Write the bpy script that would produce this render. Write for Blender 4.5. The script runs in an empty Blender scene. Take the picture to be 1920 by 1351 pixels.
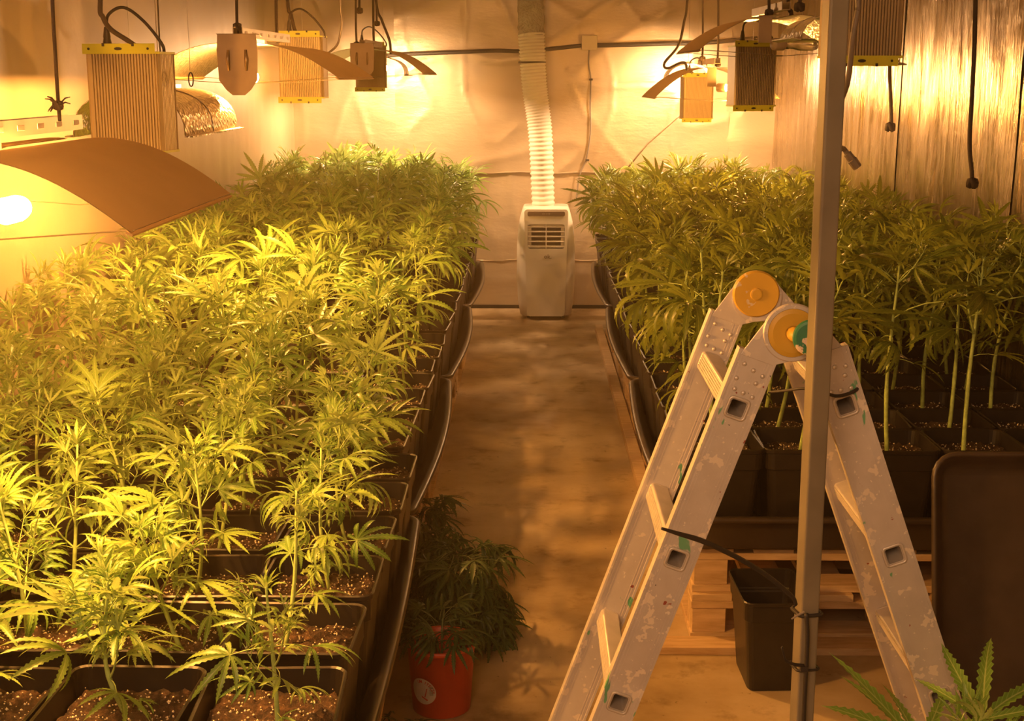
import bpy, bmesh, math, random
from mathutils import Vector, Matrix, noise, Euler
SC = bpy.context.scene
COL = SC.collection
R = math.radians
# ------------------------------------------------------------------ camera, light, exposure
CAM_H = 1.65; PITCH = R(11.9); YAW = math.atan(40/2520); F = 2520.0
cd = bpy.data.cameras.new('camera'); cam = bpy.data.objects.new('camera', cd); COL.objects.link(cam)
cam.location = (0, 0, CAM_H); cam.rotation_euler = (math.pi/2-PITCH, 0, YAW)
cd.sensor_width = 36; cd.lens = F/1920*36; cd.clip_start = .05; cd.clip_end = 60
SC.camera = cam
SC.view_settings.view_transform = 'Standard'; SC.view_settings.look = 'None'
SC.view_settings.gamma = 1; SC.view_settings.use_curve_mapping = False
SC.view_settings.exposure = 0.16
SC.cycles.max_bounces = 8; SC.cycles.diffuse_bounces = 5; SC.cycles.glossy_bounces = 4
SC.cycles.transmission_bounces = 4; SC.cycles.volume_bounces = 0
SC.cycles.sample_clamp_indirect = 4; SC.cycles.caustics_refractive = False
W = bpy.data.worlds.new('world'); SC.world = W; W.use_nodes = True
W.node_tree.nodes['Background'].inputs[0].default_value = (1, .45, .14, 1)
W.node_tree.nodes['Background'].inputs[1].default_value = .12
SODIUM = (1.0, .42, .085); WHITER = (1.0, .56, .26)
BULB_POWER = {'front': 120, 'mid': 165, 'backleft': 135, 'far': 75, 'backright': 130}
fl = bpy.data.lights.new('camera_side_fill', 'AREA'); fl.shape = 'RECTANGLE'; fl.size = .9; fl.size_y = .9  # unseen fill light added behind the camera for the ladder and foreground
fl.energy = 54; fl.color = (1, .55, .27)
flo = bpy.data.objects.new('camera_side_fill', fl); COL.objects.link(flo)
flo.location = (-.5, -.7, 2.35); flo.rotation_euler = (R(62), 0, R(-8))

MW = Matrix.Translation(cam.location) @ Euler(cam.rotation_euler).to_matrix().to_4x4()
def ray(px, py):
    return (MW.to_3x3() @ Vector(((px-960)/F, -(py-675.5)/F, -1))).normalized()
def at(px, py, Y):
    d = ray(px, py); return cam.location + d*(Y/d.y)
def atz(px, py, Z):
    d = ray(px, py); return cam.location + d*((Z-CAM_H)/d.z)
def atx(px, py, X):
    d = ray(px, py); return cam.location + d*(X/d.x)

# ------------------------------------------------------------------ materials
def newmat(name):
    m = bpy.data.materials.new(name); m.use_nodes = True
    nt = m.node_tree; return m, nt, nt.nodes['Principled BSDF']
def noisen(nt, scale, detail=4, rough=.55, vec=None, dim='3D'):
    n = nt.nodes.new('ShaderNodeTexNoise'); n.inputs['Scale'].default_value = scale
    n.inputs['Detail'].default_value = detail; n.inputs['Roughness'].default_value = rough
    if vec: nt.links.new(vec, n.inputs['Vector'])
    return n
def ramp(nt, fac, stops):
    r = nt.nodes.new('ShaderNodeValToRGB'); e = r.color_ramp.elements
    while len(e) < len(stops): e.new(.5)
    for k, (p, c) in enumerate(stops):
        e[k].position = p; e[k].color = (*c, 1) if len(c) == 3 else c
    nt.links.new(fac, r.inputs[0]); return r
def mixc(nt, fac, a, b):
    m = nt.nodes.new('ShaderNodeMix'); m.data_type = 'RGBA'
    for s, v in ((0, fac), (6, a), (7, b)):
        if hasattr(v, 'is_linked') or hasattr(v, 'links'): nt.links.new(v, m.inputs[s])
        else: m.inputs[s].default_value = v if s == 0 else (*v, 1)
    return m.outputs[2]
def coords(nt, which='Object', scale=(1, 1, 1)):
    t = nt.nodes.new('ShaderNodeTexCoord'); mp = nt.nodes.new('ShaderNodeMapping')
    mp.inputs['Scale'].default_value = scale; nt.links.new(t.outputs[which], mp.inputs[0]); return mp.outputs[0]
def bump(nt, p, h, strength=.3, dist=.01):
    b = nt.nodes.new('ShaderNodeBump'); b.inputs['Strength'].default_value = strength
    b.inputs['Distance'].default_value = dist; nt.links.new(h, b.inputs['Height'])
    nt.links.new(b.outputs[0], p.inputs['Normal']); return b
def simple(name, col, rough=.5, metal=0, var=.12, nscale=12, bmp=.15, bdist=.002):
    m, nt, p = newmat(name)
    v = coords(nt); n = noisen(nt, nscale, 5, vec=v)
    lo = tuple(c*(1-var) for c in col); hi = tuple(min(1, c*(1+var)) for c in col)
    r = ramp(nt, n.outputs[0], [(.3, lo), (.7, hi)])
    nt.links.new(r.outputs[0], p.inputs['Base Color'])
    p.inputs['Roughness'].default_value = rough; p.inputs['Metallic'].default_value = metal
    if bmp: bump(nt, p, noisen(nt, nscale*6, 3, vec=v).outputs[0], bmp, bdist)
    return m
def emis(name, col, s):
    m = bpy.data.materials.new(name); m.use_nodes = True; nt = m.node_tree; nt.nodes.clear()
    e = nt.nodes.new('ShaderNodeEmission'); o = nt.nodes.new('ShaderNodeOutputMaterial')
    e.inputs[0].default_value = (*col, 1); e.inputs[1].default_value = s; nt.links.new(e.outputs[0], o.inputs[0]); return m

def foil_mat(name, stretch, bs=.35, met=.5, rlo=.36, dk=1.0):
    m, nt, p = newmat(name)
    v = coords(nt, 'Object', stretch)
    n1 = noisen(nt, 3.2, 6, .6, v); n2 = noisen(nt, 17, 4, .6, v)
    n3 = noisen(nt, 1.1, 3, .5, coords(nt))
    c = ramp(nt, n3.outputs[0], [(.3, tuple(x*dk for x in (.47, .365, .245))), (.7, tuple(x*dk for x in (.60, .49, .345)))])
    nt.links.new(c.outputs[0], p.inputs['Base Color'])
    p.inputs['Metallic'].default_value = met 
    rr = ramp(nt, n1.outputs[0], [(.35, (rlo,)*3), (.65, (rlo+.1,)*3)]); nt.links.new(rr.outputs[0], p.inputs['Roughness'])
    ad = nt.nodes.new('ShaderNodeMath'); ad.operation = 'MULTIPLY_ADD'; ad.inputs[1].default_value = .35
    nt.links.new(n2.outputs[0], ad.inputs[0]); nt.links.new(n1.outputs[0], ad.inputs[2])
    bump(nt, p, ad.outputs[0], bs, .03)
    return m
M = {}
M['foil'] = foil_mat('wall_foil', (.8, .8, 2.2), .16, .45)
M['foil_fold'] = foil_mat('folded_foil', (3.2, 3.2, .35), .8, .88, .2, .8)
M['foil_plain'] = foil_mat('plain_foil', (.6, .6, .5), .2, .3)
def floor_mat():
    m, nt, p = newmat('painted_concrete'); v = coords(nt)
    big = noisen(nt, 1.3, 6, .65, v); mid = noisen(nt, 6, 8, .7, v); fine = noisen(nt, 45, 4, .7, v)
    c1 = ramp(nt, big.outputs[0], [(.34, (.25, .165, .08)), (.5, (.44, .33, .19)), (.66, (.58, .47, .32))])
    c2 = ramp(nt, mid.outputs[0], [(.28, (.30, .24, .17)), (.45, (1, 1, 1)), (1, (1, 1, 1))])
    mm = nt.nodes.new('ShaderNodeMix'); mm.data_type = 'RGBA'; mm.blend_type = 'MULTIPLY'; mm.inputs[0].default_value = .75
    nt.links.new(c1.outputs[0], mm.inputs[6]); nt.links.new(c2.outputs[0], mm.inputs[7])
    sp = ramp(nt, noisen(nt, 30, 3, .8, coords(nt, 'Object', (1, .6, 1))).outputs[0], [(.0, (1, 1, 1)), (.66, (1, 1, 1)), (.72, (.25, .2, .15))])
    m2 = nt.nodes.new('ShaderNodeMix'); m2.data_type = 'RGBA'; m2.blend_type = 'MULTIPLY'; m2.inputs[0].default_value = .8
    nt.links.new(mm.outputs[2], m2.inputs[6]); nt.links.new(sp.outputs[0], m2.inputs[7])
    nt.links.new(m2.outputs[2], p.inputs['Base Color'])
    rr = ramp(nt, mid.outputs[0], [(.3, (.62,)*3), (.7, (.38,)*3)]); nt.links.new(rr.outputs[0], p.inputs['Roughness'])
    bump(nt, p, fine.outputs[0], .2, .003); return m
M['floor'] = floor_mat()
def leaf_mat(name, top, mid, dark):
    m = bpy.data.materials.new(name); m.use_nodes = True; nt = m.node_tree; p = nt.nodes['Principled BSDF']
    o = nt.nodes['Material Output']
    uv = nt.nodes.new('ShaderNodeTexCoord'); sx = nt.nodes.new('ShaderNodeSeparateXYZ'); nt.links.new(uv.outputs['UV'], sx.inputs[0])
    oi = nt.nodes.new('ShaderNodeObjectInfo')
    base = mixc(nt, oi.outputs['Random'], top, dark)
    # side veins running forward from the midrib
    ma = nt.nodes.new('ShaderNodeMath'); ma.operation = 'MULTIPLY_ADD'; ma.inputs[1].default_value = -.12
    nt.links.new(sx.outputs[0], ma.inputs[0]); nt.links.new(sx.outputs[1], ma.inputs[2])
    mb = nt.nodes.new('ShaderNodeMath'); mb.operation = 'MULTIPLY'; mb.inputs[1].default_value = 82; nt.links.new(ma.outputs[0], mb.inputs[0])
    mc = nt.nodes.new('ShaderNodeMath'); mc.operation = 'SINE'; nt.links.new(mb.outputs[0], mc.inputs[0])
    rv = ramp(nt, mc.outputs[0], [(.0, (0, 0, 0)), (.7, (0, 0, 0)), (1, (.35, .35, .35))])
    c0 = mixc(nt, rv.outputs[0], base, mid)
    rm = ramp(nt, sx.outputs[0], [(0, (1, 1, 1)), (.16, (0, 0, 0))])
    c = mixc(nt, rm.outputs[0], c0, mid)
    ge = nt.nodes.new('ShaderNodeNewGeometry'); bk = nt.nodes.new('ShaderNodeMath'); bk.operation = 'MULTIPLY'; bk.inputs[1].default_value = .6
    nt.links.new(ge.outputs['Backfacing'], bk.inputs[0]); c = mixc(nt, bk.outputs[0], c, tuple(min(1, q*1.25) for q in mid))
    nt.links.new(c, p.inputs['Base Color']); p.inputs['Roughness'].default_value = .40
    p.inputs['Specular IOR Level'].default_value = .45
    tr = nt.nodes.new('ShaderNodeBsdfTranslucent'); nt.links.new(c, tr.inputs[0])
    mx = nt.nodes.new('ShaderNodeMixShader'); mx.inputs[0].default_value = .30
    nt.links.new(p.outputs[0], mx.inputs[1]); nt.links.new(tr.outputs[0], mx.inputs[2]); nt.links.new(mx.outputs[0], o.inputs[0])
    return m
M['leaf'] = leaf_mat('leaf_green', (.27, .40, .065), (.47, .57, .19), (.12, .26, .035))
M['leaf_shaded'] = leaf_mat('leaf_green_shaded', (.20, .25, .03), (.34, .38, .06), (.12, .17, .02))  # right bed's dimmer orange light is put into this leaf colour
M['wilt'] = leaf_mat('wilted_leaf', (.075, .13, .04), (.14, .20, .07), (.045, .085, .028))
M['stem'] = simple('plant_stem', (.42, .55, .16), .5, 0, .25, 60, .2)
M['wilt_stem'] = simple('wilted_stem', (.16, .2, .08), .6, 0, .2, 60, .2)
M['pot'] = simple('pot_plastic', (.017, .013, .011), .40, 0, .25, 25, .15, .001)
M['tray'] = simple('tray_plastic', (.050, .036, .028), .34, 0, .3, 9, .2, .002)
def soil_mat():
    m, nt, p = newmat('perlite_soil'); v = coords(nt)
    n = noisen(nt, 60, 6, .7, v); c = ramp(nt, n.outputs[0], [(.34, (.012, .006, .003)), (.52, (.062, .030, .013)), (.72, (.19, .10, .045))])
    vo = nt.nodes.new('ShaderNodeTexVoronoi'); vo.inputs['Scale'].default_value = 95; nt.links.new(v, vo.inputs['Vector'])
    dn = noisen(nt, 20, 2, .5, v)
    mu = nt.nodes.new('ShaderNodeMath'); mu.operation = 'ADD'; nt.links.new(vo.outputs['Distance'], mu.inputs[0])
    sc = nt.nodes.new('ShaderNodeMath'); sc.operation = 'MULTIPLY'; sc.inputs[1].default_value = .55; nt.links.new(dn.outputs[0], sc.inputs[0]); nt.links.new(sc.outputs[0], mu.inputs[1])
    pf = ramp(nt, mu.outputs[0], [(0, (1, 1, 1)), (.40, (1, 1, 1)), (.46, (0, 0, 0))])
    c2 = mixc(nt, pf.outputs[0], c.outputs[0], (.85, .72, .5)); nt.links.new(c2, p.inputs['Base Color'])
    p.inputs['Roughness'].default_value = .9
    bump(nt, p, n.outputs[0], 1.0, .02); return m
M['soil'] = soil_mat()
def wood_mat():
    m, nt, p = newmat('pallet_wood'); v = coords(nt, 'Object', (2.5, 18, 18)); n = noisen(nt, 3, 6, .6, v)
    oi = nt.nodes.new('ShaderNodeObjectInfo')
    c = ramp(nt, n.outputs[0], [(.3, (.50, .33, .17)), (.7, (.76, .57, .34))])
    c2 = mixc(nt, oi.outputs['Random'], (.8, .75, .7), (1, 1, 1))
    mm = nt.nodes.new('ShaderNodeMix'); mm.data_type = 'RGBA'; mm.blend_type = 'MULTIPLY'; mm.inputs[0].default_value = 1
    nt.links.new(c.outputs[0], mm.inputs[6]); nt.links.new(c2, mm.inputs[7]); nt.links.new(mm.outputs[2], p.inputs['Base Color'])
    p.inputs['Roughness'].default_value = .75; bump(nt, p, n.outputs[0], .3, .003); return m
M['wood'] = wood_mat()
def alu_paint():
    m, nt, p = newmat('paint_splashed_aluminium'); v = coords(nt)
    base = ramp(nt, noisen(nt, 9, 6, .65, v).outputs[0], [(.3, (.52, .475, .44)), (.7, (.66, .61, .57))]).outputs[0]
    def splat(col, scale, thr, sc=(1, 1, 1), prev=None, off=0):
        vv = nt.nodes.new('ShaderNodeMapping'); vv.inputs['Scale'].default_value = sc; vv.inputs['Location'].default_value = (off, off*1.7, off*.6)
        nt.links.new(nt.nodes.new('ShaderNodeTexCoord').outputs['Object'], vv.inputs[0])
        f = ramp(nt, noisen(nt, scale, 3, .6, vv.outputs[0]).outputs[0], [(thr, (0, 0, 0)), (thr+.012, (1, 1, 1))])
        return f.outputs[0], mixc(nt, f.outputs[0], prev, col)
    _, c = splat((.78, .70, .60), 26, .60, prev=base, off=3)
    _, c = splat((.80, .74, .66), 95, .655, prev=c, off=8)
    _, c = splat((.16, .42, .24), 22, .665, (1, 1, .45), c, 21)
    _, c = splat((.30, .07, .05), 34, .70, prev=c, off=44)
    _, c = splat((.10, .09, .08), 70, .73, prev=c, off=71)
    nt.links.new(c, p.inputs['Base Color']); p.inputs['Metallic'].default_value = .35; p.inputs['Roughness'].default_value = .5
    bump(nt, p, noisen(nt, 120, 3, .6, v).outputs[0], .12, .001); return m
M['ladder'] = alu_paint()
M['rung'] = simple('rung_aluminium', (.62, .57, .52), .42, .4, .1, 20, .1, .001)
M['hinge_yellow'] = None
def worn(name, col, under, scale, thr):
    m, nt, p = newmat(name); v = coords(nt)
    f = ramp(nt, noisen(nt, scale, 5, .6, v).outputs[0], [(thr, (0, 0, 0)), (thr+.015, (1, 1, 1))])
    g = ramp(nt, noisen(nt, 8, 4, .6, v).outputs[0], [(.3, tuple(x*.8 for x in col)), (.7, col)])
    nt.links.new(mixc(nt, f.outputs[0], g.outputs[0], under), p.inputs['Base Color']); p.inputs['Roughness'].default_value = .45; return m
M['hinge_yellow'] = worn('worn_yellow_plastic', (.66, .40, .04), (.62, .50, .34), 45, .66)
M['knob_green'] = worn('worn_green_paint', (.03, .20, .10), (.62, .50, .38), 32, .53)
M['galv'] = simple('galvanised_steel', (.215, .185, .13), .42, .15, .22, 7, .1, .001)
M['rubber'] = simple('black_rubber', (.022, .017, .014), .55, 0, .2, 30, .1, .001)
M['cable_grey'] = simple('grey_cable', (.24, .2, .16), .5, 0, .1, 20, .1, .001)
M['rope'] = simple('dark_cord', (.045, .03, .02), .7, 0, .3, 200, .4, .001)
M['wire'] = simple('thin_steel_wire', (.45, .38, .28), .35, .8, .1, 20, 0)
M['ballast'] = simple('champagne_aluminium', (.44, .34, .19), .45, .35, .06, 10, .08, .001)
M['ballast_cap'] = simple('yellow_bracket', (.62, .60, .04), .45, .1, .08, 15, .05, .001)
M['hood_white'] = simple('hood_outer_coat', (.50, .32, .13), .65, .0, .06, 6, .06, .001)
M['bracket'] = simple('zinc_bracket', (.46, .38, .27), .36, .7, .1, 15, .1, .001)
M['plate'] = simple('tarnished_end_plate', (.40, .29, .17), .38, .7, .12, 12, .1, .001)
def hammer_mat(name, col):
    m, nt, p = newmat(name); v = coords(nt)
    vo = nt.nodes.new('ShaderNodeTexVoronoi'); vo.inputs['Scale'].default_value = 75; nt.links.new(v, vo.inputs['Vector'])
    p.inputs['Base Color'].default_value = (*col, 1); p.inputs['Metallic'].default_value = .9; p.inputs['Roughness'].default_value = .3
    bump(nt, p, vo.outputs['Distance'], .9, .006); return m
M['hammer'] = hammer_mat('hammered_aluminium', (.60, .52, .42))
M['socket'] = simple('ceramic_socket', (.55, .42, .28), .5, 0, .1, 10, .05, .001)
M['ac_white'] = simple('appliance_white', (.80, .74, .66), .28, 0, .03, 4, 0)
M['ac_dark'] = simple('appliance_display', (.16, .11, .07), .25, 0, .1, 10, 0)
M['ac_grille'] = simple('grille_dark', (.05, .035, .02), .6, 0, .1, 30, 0)
M['letter'] = simple('grey_lettering', (.22, .16, .10), .5, 0, .02, 10, 0)
M['duct'] = simple('white_duct_plastic', (.80, .74, .66), .45, 0, .05, 10, .1, .001)
M['junction'] = simple('junction_box_plastic', (.62, .52, .38), .5, 0, .05, 10, 0)
def clear_mat():
    m = simple('clear_crinkled_film', (.62, .58, .5), .22, .3, .2, 12, .9, .02)
    m.node_tree.nodes['Principled BSDF'].inputs['Transmission Weight'].default_value = .45; return m
M['film'] = clear_mat()
M['red_pot'] = simple('red_plastic', (.62, .085, .03), .42, 0, .08, 6, .05, .001)
M['sticker'] = simple('sticker_paper', (.55, .47, .38), .5, 0, .08, 60, 0)
M['sticker_red'] = simple('sticker_red_print', (.50, .05, .03), .5, 0, .05, 10, 0)
M['sticker_grey'] = simple('sticker_grey_print', (.26, .24, .16), .5, 0, .05, 10, 0)
M['glass'] = simple('bulb_glass', (.8, .74, .62), .05, 0, .02, 5, 0)
M['glass'].node_tree.nodes['Principled BSDF'].inputs['Transmission Weight'].default_value = .85
M['ceiling'] = simple('ceiling_film', (.66, .56, .42), .6, .1, .1, 3, .2, .01)

# ------------------------------------------------------------------ mesh helpers
class MB:
    def __init__(s): s.v = []; s.f = []; s.m = []; s.uv = None
    def add(s, vs, fs, mi=0, mt=None):
        b = len(s.v)
        s.v += [(mt @ Vector(v)) if mt else Vector(v) for v in vs]
        s.f += [[b+i for i in f] for f in fs]; s.m += [mi]*len(fs); return s
    def box(s, c, d, rot=None, mi=0, mt=None):
        x, y, z = (k/2 for k in d)
        vs = [Vector((a*x, b*y, e*z)) for a in (-1, 1) for b in (-1, 1) for e in (-1, 1)]
        if rot is not None: vs = [rot @ v for v in vs]
        vs = [v+Vector(c) for v in vs]
        return s.add(vs, [(0, 1, 3, 2), (4, 6, 7, 5), (0, 4, 5, 1), (2, 3, 7, 6), (0, 2, 6, 4), (1, 5, 7, 3)], mi, mt)
    def tube(s, pts, r, n=8, mi=0, cap=True, flat=1.0):
        pts = [Vector(p) for p in pts]; rs = r if isinstance(r, (list, tuple)) else [r]*len(pts)
        up = None; base = len(s.v)
        for i, p in enumerate(pts):
            t = (pts[min(i+1, len(pts)-1)]-pts[max(i-1, 0)])
            t = t.normalized() if t.length > 1e-9 else Vector((0, 0, 1))
            if up is None:
                up = t.orthogonal().normalized()
            up = (up-t*up.dot(t)); up = up.normalized() if up.length > 1e-6 else t.orthogonal().normalized()
            w = t.cross(up)
            for k in range(n):
                a = 2*math.pi*k/n; s.v.append(p+up*math.cos(a)*rs[i]+w*math.sin(a)*rs[i]*flat)
        for i in range(len(pts)-1):
            for k in range(n):
                a = base+i*n+k; b = base+i*n+(k+1) % n
                s.f.append([a, b, b+n, a+n]); s.m.append(mi)
        if cap:
            s.f.append([base+k for k in range(n)][::-1]); s.m.append(mi)
            e = base+(len(pts)-1)*n; s.f.append([e+k for k in range(n)]); s.m.append(mi)
        return s
    def lathe(s, prof, n=24, c=(0, 0, 0), rot=None, mi=0):
        vs = []; fs = []
        for r, z in prof:
            for k in range(n):
                a = 2*math.pi*k/n; v = Vector((r*math.cos(a), r*math.sin(a), z))
                if rot is not None: v = rot @ v
                vs.append(v+Vector(c))
        for i in range(len(prof)-1):
            for k in range(n):
                a = i*n+k; b = i*n+(k+1) % n; fs.append((a, b, b+n, a+n))
        if prof[0][0] > 1e-5: fs.append(tuple(range(n))[::-1])
        if prof[-1][0] > 1e-5: fs.append(tuple((len(prof)-1)*n+k for k in range(n)))
        return s.add(vs, fs, mi)
    def prism(s, poly, y0, y1, mi=0, mt=None):
        """polygon in XZ extruded along Y"""
        n = len(poly); vs = [(x, y0, z) for x, z in poly]+[(x, y1, z) for x, z in poly]
        fs = [tuple(range(n)), tuple(range(2*n-1, n-1, -1))]+[(i, i+n, (i+1) % n+n, (i+1) % n) for i in range(n)]
        return s.add(vs, fs, mi, mt)
    def mesh(s, name, mats, smooth=False):
        me = bpy.data.meshes.new(name); me.from_pydata([tuple(v) for v in s.v], [], s.f)
        for m in (mats if isinstance(mats, (list, tuple)) else [mats]): me.materials.append(m)
        if any(s.m): me.polygons.foreach_set('material_index', s.m)
        if smooth: me.polygons.foreach_set('use_smooth', [True]*len(me.polygons))
        me.update(); return me
    def build(s, name, mats, parent=None, smooth=False, bevel=0, fixn=True):
        me = s.mesh(name, mats, smooth)
        if fixn or bevel:
            bm = bmesh.new(); bm.from_mesh(me)
            if bevel: bmesh.ops.bevel(bm, geom=[e for e in bm.edges if len(e.link_faces) == 2 and e.calc_face_angle(0) > .6], offset=bevel, segments=2, profile=.6, affect='EDGES')
            bmesh.ops.recalc_face_normals(bm, faces=bm.faces); bm.to_mesh(me); bm.free()
        return link(me, name, parent)
def link(me, name, parent=None, loc=None):
    o = bpy.data.objects.new(name, me); COL.objects.link(o)
    if parent:
        o.parent = parent
        if loc is None: o.location = -Vector(parent.location) if parent.get('_abs') else (0, 0, 0)
    if loc is not None: o.location = loc
    return o
def thing(name, label, cat, loc=(0, 0, 0), rz=0, group=None, absolute=False):
    """absolute=True: its parts are meshed in room coordinates and shifted back by the thing's own place"""
    o = bpy.data.objects.new(name, None); COL.objects.link(o); o.location = loc; o.rotation_euler = (0, 0, rz)
    o.empty_display_size = .05; o['label'] = label; o['category'] = cat
    if group: o['group'] = group
    if absolute: o['_abs'] = 1
    return o
def tag(o, label=None, cat=None, group=None, kind=None):
    for k, v in (('label', label), ('category', cat), ('group', group), ('kind', kind)):
        if v: o[k] = v
    return o
def arc(pts, n=8):
    """smooth path through points (Catmull-Rom)"""
    P = [Vector(p) for p in pts]; P = [P[0]*2-P[1]]+P+[P[-1]*2-P[-2]]; out = []
    for i in range(1, len(P)-2):
        for k in range(n):
            t = k/n; a, b, c, d = P[i-1:i+3]
            out.append(.5*((2*b)+(c-a)*t+(2*a-5*b+4*c-d)*t*t+(-a+3*b-3*c+d)*t**3))
    out.append(P[-2]); return out

# ------------------------------------------------------------------ the room
XL, XR, YB, ZC = -1.72, 1.74, 9.70, 2.62
fo = MB().box((0, 4.4, -.05), (3.9, 11.2, .1)).build('floor', M['floor']); tag(fo, 'stained beige painted concrete floor', kind='structure')
ce = MB().box((0, 4.4, ZC+.05), (3.9, 11.2, .1)).build('ceiling', M['ceiling']); tag(ce, kind='structure')
wb = MB().box((0, YB+.08, ZC/2), (3.9, .1, ZC)).build('wall_back', M['foil']); tag(wb, 'back wall lined with crinkled silver foil', kind='structure')
wl = MB().box((XL-.09, 4.4, ZC/2), (.1, 11.2, ZC)).build('wall_left', M['foil']); tag(wl, kind='structure')
wr = MB().box((XR+.09, 4.4, ZC/2), (.1, 11.2, ZC)).build('wall_right', M['foil']); tag(wr, kind='structure')
def sheet(parent, o, u, v, nu, nv, nrm, fn, mat, name='foil_sheet'):
    o, u, v, nrm = map(Vector, (o, u, v, nrm)); mb = MB(); vs = []; fs = []
    for j in range(nv+1):
        for i in range(nu+1):
            p = o+u*(i/nu)+v*(j/nv); vs.append(p+nrm*fn(p))
    for j in range(nv):
        for i in range(nu):
            a = j*(nu+1)+i; fs.append((a, a+1, a+nu+2, a+nu+1))
    mb.add(vs, fs); ob = mb.build(name, mat, parent, smooth=True, fixn=False)
    return ob
def crumple(p):
    q = Vector((p.x*1.3, p.y*1.3, p.z*1.9)); a = noise.noise(q)*.5+.5
    b = noise.hetero_terrain(Vector((p.x*2.2, p.y*2, p.z*5)), 1, 2, 3, .4)
    r1 = (1-abs(noise.noise(Vector((p.x*1.1+4, p.y, p.z*2.6-p.x*.9)))))**14; r2 = (1-abs(noise.noise(Vector((p.x*2.7+9, p.y, p.z*1.7+p.x*1.3)))))**18
    return .010+.016*a+.012*r1+.008*r2
def folds(p):
    s = noise.noise(Vector((p.x*6, p.y*9+noise.noise(Vector((0, p.y*.8, p.z*1.1)))*2.2, p.z*.55)))
    t = noise.noise(Vector((p.x*11, p.y*26, p.z*.9)))
    return .026+.020*s+.009*t
def foldsx(p):
    r1 = (1-abs(noise.noise(Vector((p.x*2.9+4, p.y, p.z*1.2)))))**12
    return .012+.010*r1+.008*noise.noise(Vector((p.x*7+noise.noise(Vector((p.x, 0, p.z*1.4)))*1.5, p.y, p.z*.7)))+.006*noise.noise(Vector((p.x*3, 0, p.z*7)))
nB = (0, -1, 0)
# back wall: low strip, middle strip, then upper sheets side by side
sheet(wb, (XL, YB, 0), (3.46, 0, 0), (0, 0, .36), 90, 14, nB, lambda p: crumple(p)*.6, M['foil'])
sheet(wb, (XL, YB-.004, .345), (3.46, 0, 0), (0, 0, .66), 120, 26, nB, lambda p: foldsx(p)*.8, M['foil'])
sheet(wb, (XL, YB-.010, .985), (.76, 0, 0), (0, 0, 1.64), 40, 60, nB, foldsx, M['foil'])
sheet(wb, (-.98, YB-.014, .98), (2.36, 0, 0), (0, 0, 1.64), 120, 70, nB, crumple, M['foil'])
sheet(wb, (1.36, YB-.020, .985), (.40, 0, 0), (0, 0, 1.64), 30, 60, nB, foldsx, M['foil'])
# side walls in vertical widths
for y0, y1 in ((-1.2, 3.2), (3.18, 6.3), (6.28, 9.7)):
    sheet(wl, (XL+.004*(y0 > 3)+.004*(y0 > 6), y0, 0), (0, y1-y0, 0), (0, 0, ZC), 70, 50, (1, 0, 0), lambda p: folds(p)*.35, M['foil_plain'])
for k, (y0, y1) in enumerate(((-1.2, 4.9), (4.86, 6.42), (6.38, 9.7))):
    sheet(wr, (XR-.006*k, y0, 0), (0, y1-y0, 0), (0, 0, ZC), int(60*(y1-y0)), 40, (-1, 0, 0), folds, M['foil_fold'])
# taped seams
def seam(name, pts, w, parent=None, mat='foil'):
    mb = MB(); mb.tube(pts, w, 6, flat=.35); o = mb.build(name, M[mat], parent, smooth=True, fixn=False); return o
s1 = seam('diagonal_crease', [at(1176, 316, 9.66), at(1215, 268, 9.655), at(1268, 222, 9.65), at(1290, 205, 9.65)], .008, wb)
s2 = seam('tape_seam', [at(x, 322+1.5*math.sin(x*.05)+(x-560)*.002, 9.668) for x in range(556, 1530, 30)], .009, wb)
s3 = seam('tape_seam', [at(x, 487+1.2*math.sin(x*.07), 9.685) for x in range(890, 1160, 20)], .006, wb)
s4 = seam('tape_seam', [at(548, y, 9.66) for y in range(-60, 300, 30)], .007, wb)
s5 = seam('tape_seam', [(XR-.035, 6.40-.02*(k/10), 2.6-k*.16) for k in range(16)], .007, wr, 'rubber')
bb = MB().box((0, YB-.012, .012), (3.4, .03, .024)).build('baseboard_back', M['rubber']); tag(bb, 'dark strip of tape along the foot of the back wall', kind='structure')

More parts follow.
